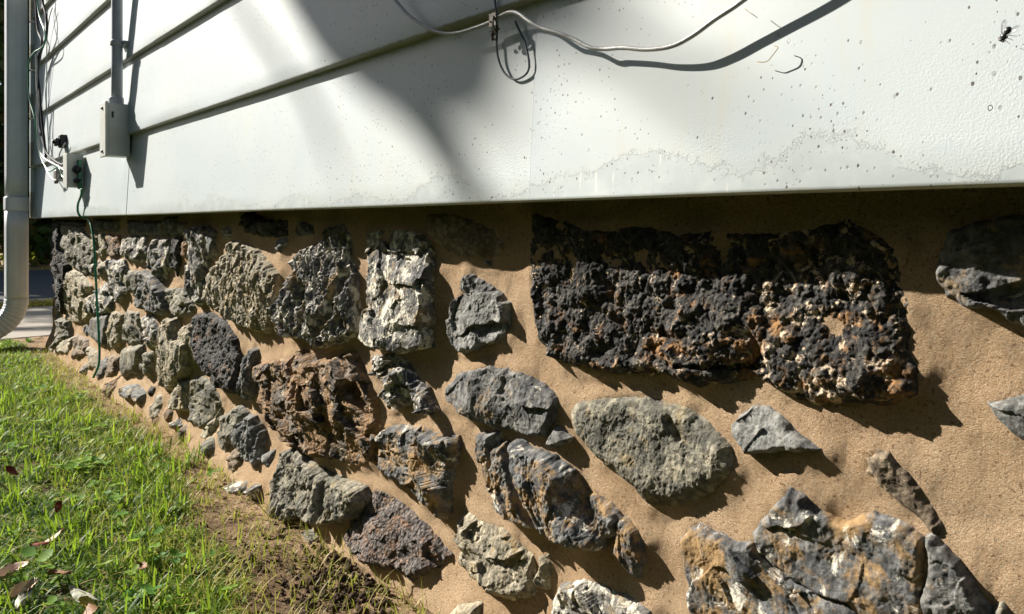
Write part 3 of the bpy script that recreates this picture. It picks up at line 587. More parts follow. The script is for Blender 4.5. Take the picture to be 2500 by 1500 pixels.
# siding -----------------------------------------------------------
zl = [.0225, .2305, .428, .6255, .823, 1.0205, 1.218, 1.4155, 1.613, 1.81, 2.008, 2.205, 2.40]
zl = [EZ+q for q in zl]
def sidex(px): return P(px, 0, 0.)[0]
joints = {0: [sidex(157), sidex(308), sidex(1292)], 1: [sidex(118), sidex(313), sidex(1042)], 2: [-1.9, .2], 3: [-2.55, -.9], 4: [-3.0, -1.4]}
for k in range(len(zl)-1):
    js = [XL+.028]+joints.get(k, [-2.3+.7*(k % 3), -.3+.3*(k % 2)])+[XR]
    for q in range(len(js)-1):
        x0, x1 = js[q]+.0007, js[q+1]-.0007; h = zl[k+1]-zl[k]+.012; dy = -.0009*(q % 2)
        prof = [(.0178, .0045), (.0178, .0), (.0035, .0), (.0012, .0006), (.0003, .0018), (0, .004)]+[(.0135*(s/8)**1., .004+(h-.004)*s/8) for s in range(1, 9)]+[(.0168, h), (.0172, .012)]
        n_ = len(prof); xs = np.linspace(x0, x1, max(3, int((x1-x0)/.04)))
        V = []
        for X in xs:
            for (yy, zz) in prof:
                wv = .0009*float(noise(np.array(X*3.), np.array(zz*14+k*5.), np.array(2.), 6))+.0004*float(noise(np.array(X*13.), np.array(zz*20+k*5.), np.array(7.), 6)) if zz > .003 else .0
                sag = .0012*float(noise(np.array(X*1.3), np.array(k*3.3), np.array(1.), 3))
                V.append((X, yy+dy+wv, zl[k]+zz+sag))
        m_ = len(xs); i = np.arange(m_-1)[:, None]*n_; j = np.arange(n_)[None]; j2 = (j+1) % n_
        fq = np.stack([i+j, i+j2, i+n_+j2, i+n_+j], -1).reshape(-1, 4)
        c0 = len(V); V += [tuple(np.mean(V[:n_], 0)), tuple(np.mean(V[(m_-1)*n_:(m_)*n_], 0))]
        jj = np.arange(n_); jn = (jj+1) % n_; bb = (m_-1)*n_
        ft = np.vstack([np.stack([np.full(n_, c0), jn, jj], -1), np.stack([np.full(n_, c0+1), bb+jj, bb+jn], -1)])
        o = link('siding_panel', npmesh(V, [fq, ft]), M['paint_peel'] if k == 0 else M['paint'], house, smooth=True)
        o.data.set_sharp_from_angle(angle=math.radians(50))
        recentre(o, (x0, 0, zl[k]), HL)
        if k == 0 and q == 2: o['label'] = 'lowest panel right of the grey box joint, blistered and peeling along its foot'
    # corner cap of this course
    box('corner_cap', (XL-.004, -.004, zl[k]+.001), (XL+.027, .03, zl[k+1]-.004), M['paint'], house, .002)
box('side_wall', (XL, .03, EZ+.052), (XR, 3.2, zl[-1]), M['paint'], house)
V = [(XL-.3, -.3, zl[-1]+.0), (XR+.3, -.3, zl[-1]+.0), (XR+.3, 3.5, zl[-1]), (XL-.3, 3.5, zl[-1]), (XL-.3, 1.6, zl[-1]+1.1), (XR+.3, 1.6, zl[-1]+1.1)]
ro = bpy.data.meshes.new('roof'); ro.from_pydata(V, [], [(0, 1, 5, 4), (2, 3, 4, 5), (0, 4, 3), (1, 2, 5), (3, 2, 1, 0)]); link('roof', ro, M['roof'], house, False).location = -HL

# ------------------------------------------------------------------ downspout
sp = empty('downspout', (-3.60, -.052, 0), 'pale grey metal downspout with ribbed elbow at the house corner', 'downspout')
def rprof(a): # rounded square with shallow flutes
    return 1/(abs(math.cos(a))**5+abs(math.sin(a))**5)**.2*(1-.025*(.5+.5*math.cos(a*12)))
r0 = .040; xs_, ys_ = -3.60, -.052
tube_obj('pipe', [(xs_, ys_, z) for z in (.20, .3, .555)], r0, M['pipe'], sp, 48, 4, True, rprof)
tube_obj('pipe', [(xs_-.004, ys_, z) for z in (.600, 1.0, 1.6, 2.2, 2.89)], r0*.97, M['pipe'], sp, 48, 4, True, rprof)
tube_obj('band', [(xs_, ys_, z) for z in (.553, .56, .60, .607)], [r0*1.03, r0*1.07, r0*1.07, r0*1.03], M['pipe'], sp, 48, 3, True, rprof)
ep = []; er = []
for i in range(61):
    tt = i/60; an = tt*math.radians(78); R = .13
    ep.append((xs_, ys_-R*(1-math.cos(an)), .20-R*math.sin(an))); er.append(r0*(1.03-.045*(abs(math.sin(tt*math.pi*11)) if tt > .12 else 0)))
last = np.array(ep[-1]); dirn = np.array(ep[-1])-np.array(ep[-2]); dirn /= np.linalg.norm(dirn)
for i in range(1, 6): ep.append(tuple(last+dirn*.03*i)); er.append(r0)
tube_obj('elbow', ep, er, M['pipe'], sp, 40, 1, False, rprof)
0 and tube_obj('strap', [(xs_, ys_, z) for z in (1.30, 1.303, 1.325, 1.328)], [r0*1.03, r0*1.06, r0*1.06, r0*1.03], M['pipe'], sp, 40, 3, True, rprof)

# ------------------------------------------------------------------ conduit and its box
cx = -2.160; cyy = -.019
cd = empty('electrical_conduit', (cx, 0, .67), 'grey vertical conduit running down the siding into a weatherproof box', 'conduit')
ztop = P(285, 240, -.02)[2]
tube_obj('pipe', [(cx, cyy, z) for z in (.79, 1.2, 1.8, 2.4, 2.88)], .0135, M['conduit'], cd, 24, 3)
zc = P(285, 105, -.02)[2]
tube_obj('coupling', [(cx, cyy, z) for z in (zc-.008, zc-.006, zc+.004, zc+.006)], [.0145, .0168, .0168, .0145], M['conduit'], cd, 24, 3)
box('clip_strap', (cx-.026, -.010, zc-.006), (cx+.026, .004, zc+.004), M['conduit'], cd, .001)
tube_obj('socket', [(cx, cyy-.002, z) for z in (.795, .80, .825, .828)], [.018, .0185, .0185, .0165], M['conduit'], cd, 24, 3)
zb0 = P(310, 383, 0)[2]; zb1 = zb0+.135
bxo = box('meter_box', (-2.188, -.045, zb0), (-2.133, .006, zb1), M['boxp'], cd, .003)
box('cover', (-2.191, -.053, zb0-.002), (-2.130, -.0455, zb1+.003), M['boxp'], cd, .002)
for zz in (zb0+.012, zb1-.012):
    tube_obj('screw', [(-2.160, -.0565, zz), (-2.160, -.053, zz)], .004, M['steel'], cd, 10, 2, False)
box('knockout', (-2.1325, -.038, zb1-.038), (-2.1315, -.033, zb1-.022), M['blackp'], cd)
box('seal', (-2.180, .0, zb0+.010), (-2.140, .0101, zb1-.01), M['blackp'], cd)

# ------------------------------------------------------------------ small junction box with green connectors
zj0 = P(198, 458, 0)[2]; zj1 = zj0+.103
jb = empty('junction_box', (-2.70, 0, zj0), 'small pale wall box with green cable connectors near the downspout', 'junction box')
box('case', (-2.733, -.036, zj0), (-2.680, .006, zj1), M['boxp'], jb, .002)
box('lid', (-2.736, -.041, zj0-.002), (-2.677, -.0365, zj1+.002), M['boxp'], jb, .0015)
for (dz, hh) in ((.055, .03), (.02, .022)):
    tube_obj('connector', [(-2.679, -.014, zj0+dz), (-2.668, -.014, zj0+dz), (-2.655, -.013, zj0+dz)], [hh*.4, hh*.42, hh*.3], M['blackp'], jb, 12, 3)
box('terminal_cover', (-2.678, -.012, zj0-.006), (-2.660, -.002, zj1-.018), M['cable_green'], jb, .002)
# ------------------------------------------------------------------ black outdoor socket
zk = P(160, 350, 0)[2]
oc = empty('outdoor_sensor', (-2.93, 0, zk-.02), 'small black plastic sensor fixed to the siding beside the cable bundle', 'sensor')
box('housing', (-2.95, -.018, zk-.016), (-2.915, .008, zk+.028), M['blackp'], oc, .004)
box('head', (-2.956, -.030, zk-.010), (-2.922, -.0185, zk+.016), M['blackp'], oc, .004)
tube_obj('knob', [(-2.939, -.036, zk+.004), (-2.939, -.030, zk+.004)], .007, M['blackp'], oc, 12, 2, False)
# ------------------------------------------------------------------ offscreen wall box (its shade reaches into the picture)
sxp = P(118, -40, 0)
wb = box('meter_cabinet', (sxp[0]-.16, -.055, sxp[2]+.02), (sxp[0]-.06, .008, sxp[2]+.28), M['boxp'], None, .004)
tag(wb, 'grey cabinet on the siding above the cable bundle beside the downspout', 'cabinet')

# ------------------------------------------------------------------ cables
def cable(name, pts, r, mat, label, cat='cable', sc=None, off=(0, 0), group=None, n=8, sides=8):
    pp = []
    for p in pts:
        s = sc or 1.; pp.append(P(off[0]+p[0]/s, off[1]+p[1]/s, p[2]))
    o = tube_obj(name, pp, r, M[mat], None, sides, n, origin=pp[-1]); return tag(o, label, cat, group)
z2 = dict(sc=3.09)
cable('cable', [(290, -60, -.03), (283, 20, -.03), (300, 130, -.03), (335, 230, -.03), (340, 320, -.03), (310, 365, -.03), (262, 395, -.032), (225, 450, -.034), (212, 560, -.034), (222, 740, -.032), (262, 900, -.028), (280, 1060, -.024), (310, 1190, -.02), (370, 1290, -.016), (440, 1262, -.016), (470, 1330, -.014), (505, 1360, -.012)], .0028, 'cable_green', 'green wire winding down beside the downspout to the junction box', 'wire', **z2)
cable('cable', [(318, -60, -.02), (325, 30, -.02), (350, 130, -.02), (352, 260, -.02), (325, 350, -.02), (290, 440, -.02), (283, 560, -.02), (300, 700, -.02), (312, 860, -.02), (330, 1020, -.018), (350, 1150, -.016), (420, 1220, -.014), (480, 1250, -.012)], .0042, 'cable_black', 'black cable curving outward at the top of the bundle by the downspout', **z2)
cable('cable', [(272, -60, -.016), (278, 120, -.016), (290, 240, -.016), (318, 330, -.016), (290, 480, -.016), (280, 640, -.016), (300, 800, -.016), (302, 960, -.016), (345, 1140, -.014), (350, 1200, -.012), (420, 1240, -.01)], .005, 'cable_dark', 'thick charcoal cable hanging straight in the bundle by the downspout', **z2)
cable('cable', [(276, 400, -.026), (274, 560, -.026), (281, 700, -.026), (278, 850, -.026), (285, 1000, -.026), (292, 1100, -.024), (320, 1180, -.02), (380, 1225, -.018), (440, 1255, -.016), (490, 1290, -.014), (520, 1300, -.01)], .003, 'cable_white', 'white cable sweeping from the bundle into the junction box', **z2)
cable('cable', [(395, 60, -.006), (372, 140, -.006), (355, 300, -.006), (352, 560, -.006), (350, 800, -.006), (362, 1000, -.006), (368, 1180, -.006)], .0018, 'cable_grey', 'thin grey wire right of the cable bundle by the downspout', 'wire', **z2)
cable('cable', [(492, 1080, -.012), (470, 1120, -.014), (448, 1170, -.014), (452, 1230, -.012), (480, 1270, -.01)], .0022, 'cable_grey', 'short grey wire drooping from the black sensor', 'wire', **z2)
cable('cable', [(330, 1240, -.016), (360, 1300, -.02), (395, 1350, -.02), (425, 1360, -.018), (440, 1320, -.016)], .0022, 'cable_white', 'small loop of white wire under the cable bundle', 'wire', **z2)
cs = P(435/3.09, 1320/3.09, -.01)
sp_ = empty('cable_splitter', (cs[0], 0, cs[2]-.02), 'small weathered metal splitter where the cables meet below the sensor', 'splitter')
box('body', (cs[0]-.03, -.018, cs[2]-.016), (cs[0]+.012, .006, cs[2]+.016), M['steel'], sp_, .003)
for q in (-.02, -.004): tube_obj('port', [(cs[0]+q, -.012, cs[2]-.016), (cs[0]+q, -.012, cs[2]-.030)], .005, M['steel'], sp_, 10, 2, False)
z1 = dict(sc=2.65)
# green hanging wire: from the junction box to the soil
gp = [P(200, 462, -.012), P(198, 478, -.012), P(191, 497, -.012), P(190, 515, -.012), P(196, 528, -.006), P(214, 535, .010), P(222, 550, .012), P(229, 590, .012), P(233, 660, .010), P(237, 740, .006), P(241, 810, .002), P(243, 865, .0), P(240, 895, -.004), P(228, 922, -.012)]
tag(tube_obj('wire', gp, .0035, M['cable_green'], None, 8, 8, origin=gp[-1]), 'green ground wire hanging from the junction box across the stones to the grass', 'wire')
# grey cables in the middle
cab1 = [(940, -30, -.012), (968, 5, -.010), (1000, 40, -.009), (1040, 66, -.008), (1075, 80, -.007), (1110, 82, -.006), (1150, 72, -.005), (1195, 55, -.004), (1225, 38, -.004), (1245, 30, -.007), (1265, 33, -.010), (1292, 52, -.012), (1320, 68, -.011), (1360, 80, -.009), (1400, 96, -.006), (1440, 116, -.0055), (1475, 120, -.004), (1520, 117, -.006), (1580, 121, -.007), (1640, 113, -.008), (1690, 88, -.0085), (1745, 48, -.009), (1800, 12, -.009), (1880, -50, -.010), (2000, -140, -.010), (2120, -200, -.012), (2260, -240, -.008)]
pp = [P(x, y, yy) for x, y, yy in cab1]
tag(tube_obj('cable', pp, .0021, M['cable_grey'], None, 12, 8, origin=pp[8]), 'weathered grey cable swagging across the white siding at the top', 'cable')
lp = [(1206, -30, -.0035), (1209, 10, -.0025), (1213, 40, -.003), (1213, 85, .006), (1213, 120, .0055), (1220, 155, .005), (1235, 182, .0045), (1257, 194, .0045), (1280, 185, .0045), (1291, 168, .0045), (1290, 140, .005), (1282, 105, .0055), (1268, 75, .006), (1258, 52, .0065)]
pp = [P(x, y, yy) for x, y, yy in lp]
tag(tube_obj('cable', pp, .0012, M['loop_grey'], None, 10, 8, origin=pp[2]), 'slate coloured teardrop loop of wire hanging below the cable clip', 'wire')
ck = P(1208, 52, -.004)
cl = empty('cable_clip', ck, 'rusty cable clip holding the grey cable under the siding lap', 'clip')
box('plate', (ck[0]-.006, -.0075, ck[2]-.006), (ck[0]+.006, -.0065, ck[2]+.008), M['steel'], cl, .0004)
tube_obj('hook', [(ck[0]+.002, -.007, ck[2]+.004), (ck[0]+.004, -.010, ck[2]-.002), (ck[0]+.003, -.008, ck[2]-.010), (ck[0]+.001, -.003, ck[2]-.014)], .0012, M['steel'], cl, 8, 6)
A_ = Acc(); q0 = P(1209, 72, -.004); R_ = random.Random(3)
for i in range(26):
    c_ = (q0[0]+R_.gauss(0, .0030), -.004+R_.gauss(0, .0015), q0[2]+R_.gauss(0, .0042)); rr_ = R_.uniform(.0008, .0022)
    V_, Q_ = ellipsoid(c_, (rr_, rr_*.7, rr_*R_.uniform(.7, 1.6)), None, 7, 5); A_.add(V_, Q_)
for i in range(10):
    p_ = [(q0[0]+R_.gauss(0, .002), -.005, q0[2]+R_.gauss(0, .003))]; p_.append((p_[0][0]+R_.gauss(0, .005), -.006+R_.gauss(0, .002), p_[0][2]+R_.gauss(0, .006)))
    V_, Q_, T_ = tube(p_, .0003, 4, 2, False); A_.add(V_, Q_, T_)
tag(A_.obj('debris_clump', M['crud'], None, q0), 'dark crumbly clump of dried debris under the cable clip', 'debris')

# ------------------------------------------------------------------ fly
zf = lambda x, y, yy: np.array(P(1700+x/2.9675, y/2.9675, yy))
fc = zf(2238, 262, -.006)
fl = empty('fly', tuple(zf(2238, 262, 0)), 'black house fly resting head down on the white siding at the right', 'fly')
hd = zf(2208, 300, -.005); tl = zf(2272, 200, -.0062); ax_ = tl-hd; L_ = np.linalg.norm(ax_); ax_ /= L_; oy = np.array([0, -1., 0]); oy -= ax_*(oy @ ax_); oy /= np.linalg.norm(oy); sd_ = np.cross(ax_, oy); FR = [ax_, sd_, oy]
def part(name, segs, mat):
    A_ = Acc()
    for c_, r_ in segs: V_, Q_ = ellipsoid(c_, r_, FR, 16, 12); A_.add(V_, Q_)
    return A_.obj(name, M[mat], fl)
part('thorax', [(hd+ax_*L_*.36, (L_*.24, L_*.24, L_*.22))], 'flybody')
part('abdomen', [(hd+ax_*L_*.76, (L_*.30, L_*.25, L_*.21))], 'flybody')
part('head', [(hd+ax_*L_*.08, (L_*.12, L_*.19, L_*.16))], 'flybody')
for s in (-1, 1): part('eye', [(hd+ax_*L_*.06+sd_*s*L_*.14+oy*L_*.03, (L_*.09, L_*.08, L_*.11))], 'flyeye')
for s in (-1, 1):
    base = hd+ax_*L_*.40+sd_*s*L_*.10+oy*L_*.14; dw = ax_*.93+sd_*s*.42; dw /= np.linalg.norm(dw); pw = np.cross(dw, oy); Vw = []
    for k in range(20):
        an = 2*math.pi*k/20; Vw.append(base+dw*L_*.52*(1-math.cos(an))+pw*L_*.23*math.sin(an)*(.6+.4*(1-math.cos(an))/2)+oy*L_*.04*math.sin(an))
    Vw = np.array(Vw); Vb = Vw-oy*.00006; A_ = Acc(); 
    A_.add(np.vstack([Vw, Vw.mean(0), Vb, Vb.mean(0)]), [[k, (k+1) % 20, 21+(k+1) % 20, 21+k] for k in range(20)], [[k, (k+1) % 20, 20] for k in range(20)]+[[21+(k+1) % 20, 21+k, 41] for k in range(20)])
    A_.obj('wing', M['wing'], fl)
    for (f0, dx_, ln) in ((.22, -.5, .32), (.36, .0, .36), (.48, .5, .44)):
        a0 = hd+ax_*L_*f0+sd_*s*L_*.12-oy*L_*.05; kn = a0+(sd_*s*.6+ax_*dx_*.5)*L_*ln*.6+oy*L_*.16; ft = a0+(sd_*s*.95+ax_*dx_)*L_*ln; ft[1] = -.0004
        tube_obj('leg', [a0, kn, ft], [.00022, .0002, .00012], M['flybody'], fl, 6, 4)
# dry straws stuck on the paint
zz5 = dict(sc=2.9675, off=(1700, 0))
cable('straw', [(440, 447, -.001), (480, 452, -.002), (520, 440, -.002), (560, 392, -.003), (592, 345, -.002), (562, 332, -.001)], .00035, 'straw', 'curled dry grass stem stuck to the siding below the cable shade', 'straw', n=6, sides=6, **zz5)
cable('straw', [(350, 62, -.001), (385, 92, -.002), (415, 110, -.002), (442, 130, -.001)], .00025, 'straw', 'short hair thin straw near the upper right cable', 'straw', n=6, sides=6, **zz5)

# ------------------------------------------------------------------ vegetation
def set_tint(me, vals):
    at = me.attributes.new('tint', 'FLOAT', 'POINT'); at.data.foreach_set('value', np.asarray(vals, np.float32))
def blades(x, y, L, wdt, lean, az, mat, name, tn, curl=.8):
    n_ = len(x); z0 = ground_z(x, y)-.002; segs = 4
    dx, dy = np.cos(az), np.sin(az); sx, sy = -dy, dx
    V = np.zeros((n_, 2*segs+1, 3))
    for s in range(segs+1):
        t = s/segs; ang = lean*(.35+curl*t); r = L*t
        hx = L*(np.sin(lean*.35)*t+.5*curl*lean*np.cos(lean*.35)*t*t); hz = L*(np.cos(lean*.35)*t-.5*curl*lean*np.sin(lean*.35)*t*t-.12*lean*t**3)
        hz = np.maximum(hz, .002+.006*t)
        cxx, cyy_, czz = x+dx*hx, y+dy*hx, z0+hz; w = wdt*(1-t**2.2)*.5*(.7+.6*t*(1-t)*2)
        if s < segs:
            V[:, 2*s] = np.stack([cxx+sx*w, cyy_+sy*w, czz], -1); V[:, 2*s+1] = np.stack([cxx-sx*w, cyy_-sy*w, czz], -1)
        else: V[:, 2*s] = np.stack([cxx, cyy_, czz], -1)
    V[:, :, 1] = np.minimum(V[:, :, 1], .035)
    b_ = (np.arange(n_)*(2*segs+1))[:, None]
    q = np.concatenate([b_+np.array([[2*s, 2*s+1, 2*s+3, 2*s+2]]) for s in range(segs-1)], 0); t3 = b_+np.array([[2*segs-2, 2*segs-1, 2*segs]])
    me = npmesh(V.reshape(-1, 3), [q, t3]); set_tint(me, np.repeat(tn, 2*segs+1)); return link(name, me, M[mat])
def strip(X):  # width of the bare soil strip along the wall
    return np.interp(X, [-3.6, -2.6, -1.75, -1.55, -1.35, -.97, .5], [.07, .08, .05, .06, .12, .17, .20])
def scatter(n_, x0, x1, y0, y1, p):
    x = rng.uniform(x0, x1, n_); y = rng.uniform(y0, y1, n_); k = rng.random(n_) < p(x, y); return x[k], y[k]
def dens(x, y):
    wd = .03-y; s = strip(x)+.05*fbm(x*12, y*12, x*0, 3, 41)
    base = sstep(s-.03, s+.07, wd)*(.72+1.1*fbm(x*9, y*9, x*0, 3, 44)+.15)
    return np.clip(base, 0, 1)
def tints(x, y, n0=.36):
    return np.clip(n0+.35*rng.standard_normal(len(x))*.8+.35*fbm(x*7, y*7, x*0, 2, 60)+.28*sstep(.17, .0, (.03-y)-strip(x)), 0, 1)
x, y = scatter(190000, -3.8, -.75, -.62, .02, dens); nb = len(x)
L = rng.gamma(5, .0037, nb)*(1+.5*fbm(x*6, y*6, x*0, 2, 77)); L = np.clip(L, .010, .060)
wind = -2.4+1.1*rng.standard_normal(nb)+1.5*fbm(x*4, y*4, x*0, 2, 90)
o = blades(x, y, L, rng.uniform(.0018, .0038, nb), np.clip(rng.normal(1.55, .5, nb), .2, 2.4), np.where(rng.random(nb) < .45, rng.uniform(0, 6.28, nb), wind), 'grass', 'grass', tints(x, y)); tag(o, 'sunlit green lawn grass growing along the foot of the stone wall', 'grass', kind='stuff')
# taller tufts and wider coarse blades
tx_, ty_ = [], []
for i in range(190):
    c_ = (rng.uniform(-3.2, -.9), rng.uniform(-.5, -.02))
    if .03-c_[1] < strip(c_[0])+.03: continue
    k = rng.integers(6, 18); tx_ += list(rng.normal(c_[0], .018, k)); ty_ += list(rng.normal(c_[1], .018, k))
for (px, py) in [(505, 1130), (480, 1090), (330, 1180), (360, 1200), (300, 1250), (410, 1250), (440, 1160), (160, 1080), (380, 1120), (470, 1150)]:
    c_ = G(px, py); k = 22; tx_ += list(rng.normal(c_[0], .02, k)); ty_ += list(np.minimum(rng.normal(c_[1], .015, k), .02))
x = np.array(tx_); y = np.minimum(np.array(ty_), .02); nb = len(x)
o = blades(x, y, rng.uniform(.028, .058, nb), rng.uniform(.0022, .0042, nb), np.clip(rng.normal(.75, .4, nb), .1, 1.6), rng.uniform(0, 6.28, nb), 'grass', 'tall_grass', np.clip(rng.normal(.3, .25, nb), 0, 1)); tag(o, 'longer darker grass tufts standing above the lawn', 'grass', kind='stuff')
# thinner grass beyond the picture
x, y = scatter(60000, -3.8, 1.5, -3.0, -.55, lambda a, b: np.clip(1.1+.4*(b+.55), .2, 1)); nb = len(x)
x2, y2 = scatter(16000, -.8, 1.5, -.6, -.2, lambda a, b: a*0+1.); x = np.concatenate([x, x2]); y = np.concatenate([y, y2]); nb = len(x)
o = blades(x, y, rng.uniform(.02, .06, nb), rng.uniform(.003, .006, nb), rng.uniform(.3, 1.5, nb), rng.uniform(0, 6.28, nb), 'grass', 'lawn', np.clip(rng.normal(.4, .3, nb), 0, 1)); tag(o, 'lawn continuing away from the house', 'grass', kind='stuff')
x, y = scatter(9000, -5.53, -5.22, -4, 4, lambda a, b: a*0+1); x2, y2 = scatter(1800, -9.9, -9.45, -3, 6, lambda a, b: a*0+1); x = np.concatenate([x, x2]); y = np.concatenate([y, y2]); nb = len(x)
def bl_free(x, y, L, w, name, tn, mat='grass'):
    V0 = blades.__wrapped__ if hasattr(blades, '__wrapped__') else None
# verge blades must not be clamped against the house plane, so they are built in the house-free half
o = None
me_y = y.copy()
def blades_free(x, y, L, wdt, mat, name, tn):
    n_ = len(x); az = rng.uniform(0, 6.28, n_); dx, dy = np.cos(az), np.sin(az); ln = rng.uniform(.2, .8, n_)
    V = np.stack([np.stack([x-dy*wdt, y+dx*wdt, x*0], -1), np.stack([x+dy*wdt, y-dx*wdt, x*0], -1), np.stack([x+dx*L*.3*ln, y+dy*L*.3*ln, L*.6], -1)+np.stack([-dy*wdt*.7, dx*wdt*.7, x*0], -1), np.stack([x+dx*L*ln, y+dy*L*ln, L*(1-.4*ln)], -1)], 1)
    b_ = (np.arange(n_)*4)[:, None]; me = npmesh(V.reshape(-1, 3), b_+np.array([[0, 1, 3, 2]])); set_tint(me, np.repeat(tn, 4)); return link(name, me, M[mat])
o = blades_free(x, y, rng.uniform(.02, .05, nb), np.full(nb, .004), 'dry', 'verge_grass', rng.random(nb)); tag(o, 'yellowing grass verge between the sidewalk and the road', 'grass', kind='stuff')
# sparse dry sprouts on the soil strip
x, y = scatter(42000, -3.4, .3, -.25, .02, lambda a, b: .3*(.4+1.6*np.clip(fbm(a*20, b*20, a*0, 2, 8)+.35, 0, 1))); nb = len(x)
o = blades(x, y, rng.gamma(3, .006, nb)+.006, rng.uniform(.0009, .0022, nb), rng.uniform(.2, 1.6, nb), rng.uniform(0, 6.28, nb), 'dry', 'dry_sprouts', rng.random(nb)); tag(o, 'dry yellow sprouts and straw scattered on the bare soil', 'dry grass', kind='stuff')
x, y = scatter(9000, -3.4, -.75, -.5, .0, lambda a, b: dens(a, b)*.5); nb = len(x)
o = blades(x, y, rng.uniform(.02, .05, nb), rng.uniform(.0012, .0025, nb), rng.uniform(1.3, 1.9, nb), rng.uniform(0, 6.28, nb), 'dry', 'thatch', rng.random(nb), 1.0); tag(o, 'pale dead blades lying flat in the lawn', 'dry grass', kind='stuff')
# clover and broad leaves
A_ = Acc(); tn = []
x, y = scatter(1700, -3.3, -.8, -.5, -.0, lambda a, b: dens(a, b)*np.clip(.2+1.6*fbm(a*8, b*8, a*0, 2, 15), 0, 1)); 
for i in range(len(x)):
    hz = rng.uniform(.012, .035); nl = 3 if rng.random() < .6 else 1; rl = rng.uniform(.004, .008)*(1.6 if nl == 1 else 1); tv = rng.random()
    for k in range(nl):
        an = k*2.094+rng.uniform(0, 1)+i; dx, dy = math.cos(an), math.sin(an); c0 = np.array([x[i], y[i], hz]); tz = rng.uniform(-.3, .5)
        pts = []
        for s in range(7):
            a2 = 2*math.pi*s/7; rx_ = rl*(1-.0*math.cos(a2)); pts.append(c0+np.array([dx, dy, tz])*rl*(1-math.cos(a2))+np.array([-dy, dx, rng.uniform(-.15, .15)])*rl*.8*math.sin(a2))
        pts = np.array(pts); pts[:, 1] = np.minimum(pts[:, 1], .03); m0 = pts.mean(0)-np.array([0, 0, rl*.25])
        A_.add(np.vstack([pts, m0]), None, [[s, (s+1) % 7, 7] for s in range(7)]); tn += [tv]*8
o = A_.obj('clover', M['clover'], None, (-1.5, -.2, 0)); set_tint(o.data, tn); tag(o, 'clover and small broad weed leaves mixed into the lawn', 'clover', kind='stuff')
# crumbs of soil and grit on the strip
A_ = Acc(); oc_ = np.array([[1, 0, 0], [-1, 0, 0], [0, 1, 0], [0, -1, 0], [0, 0, 1], [0, 0, -1.]]); of = np.array([[0, 2, 4], [2, 1, 4], [1, 3, 4], [3, 0, 4], [2, 0, 5], [1, 2, 5], [3, 1, 5], [0, 3, 5]])
x, y = scatter(7000, -2.6, .3, -.3, .01, lambda a, b: np.clip(.8+fbm(a*15, b*15, a*0, 2, 5), .1, 1)); zg = ground_z(x, y)
for i in range(len(x)):
    s = rng.gamma(1.5, .0006)+.0004; A_.add(oc_*s*rng.uniform(.6, 1.3, (6, 1))*rng.uniform(.7, 1.3, 3)+[x[i], y[i], zg[i]+s*.4], None, of)
tag(A_.obj('soil_crumbs', M['soil'], None, (0, 0, 0), smooth=False), 'crumbs of soil and grit at the foot of the wall', 'soil', kind='stuff')

A_ = Acc(); M['mulch'] = simple('dark_mulch', (.07, .05, .035), .95, .1, 0, .5, 100)
for i in range(1500):
    px_, py_ = rng.normal(830, 130), rng.normal(1440, 60); k_ = (py_-1100)/400*460+560     # dark crumbs gathered against the wall foot
    if py_ < 1150: continue
    g0 = G(px_, py_); yy_ = g0[1]
    if yy_ > .015 or yy_ < -.10: continue
    s_ = rng.gamma(1.6, .0011)+.0005; A_.add(oc_*s_*rng.uniform(.5, 1.4, (6, 1))*rng.uniform(.5, 1.5, 3)+[g0[0], yy_, float(ground_z(np.array(g0[0]), np.array(yy_)))+s_*.4], None, of)
tag(A_.obj('mulch_crumbs', M['mulch'], None, (-.7, 0, 0), smooth=False), 'dark crumbly mulch gathered where the soil meets the mortar', 'mulch', kind='stuff')
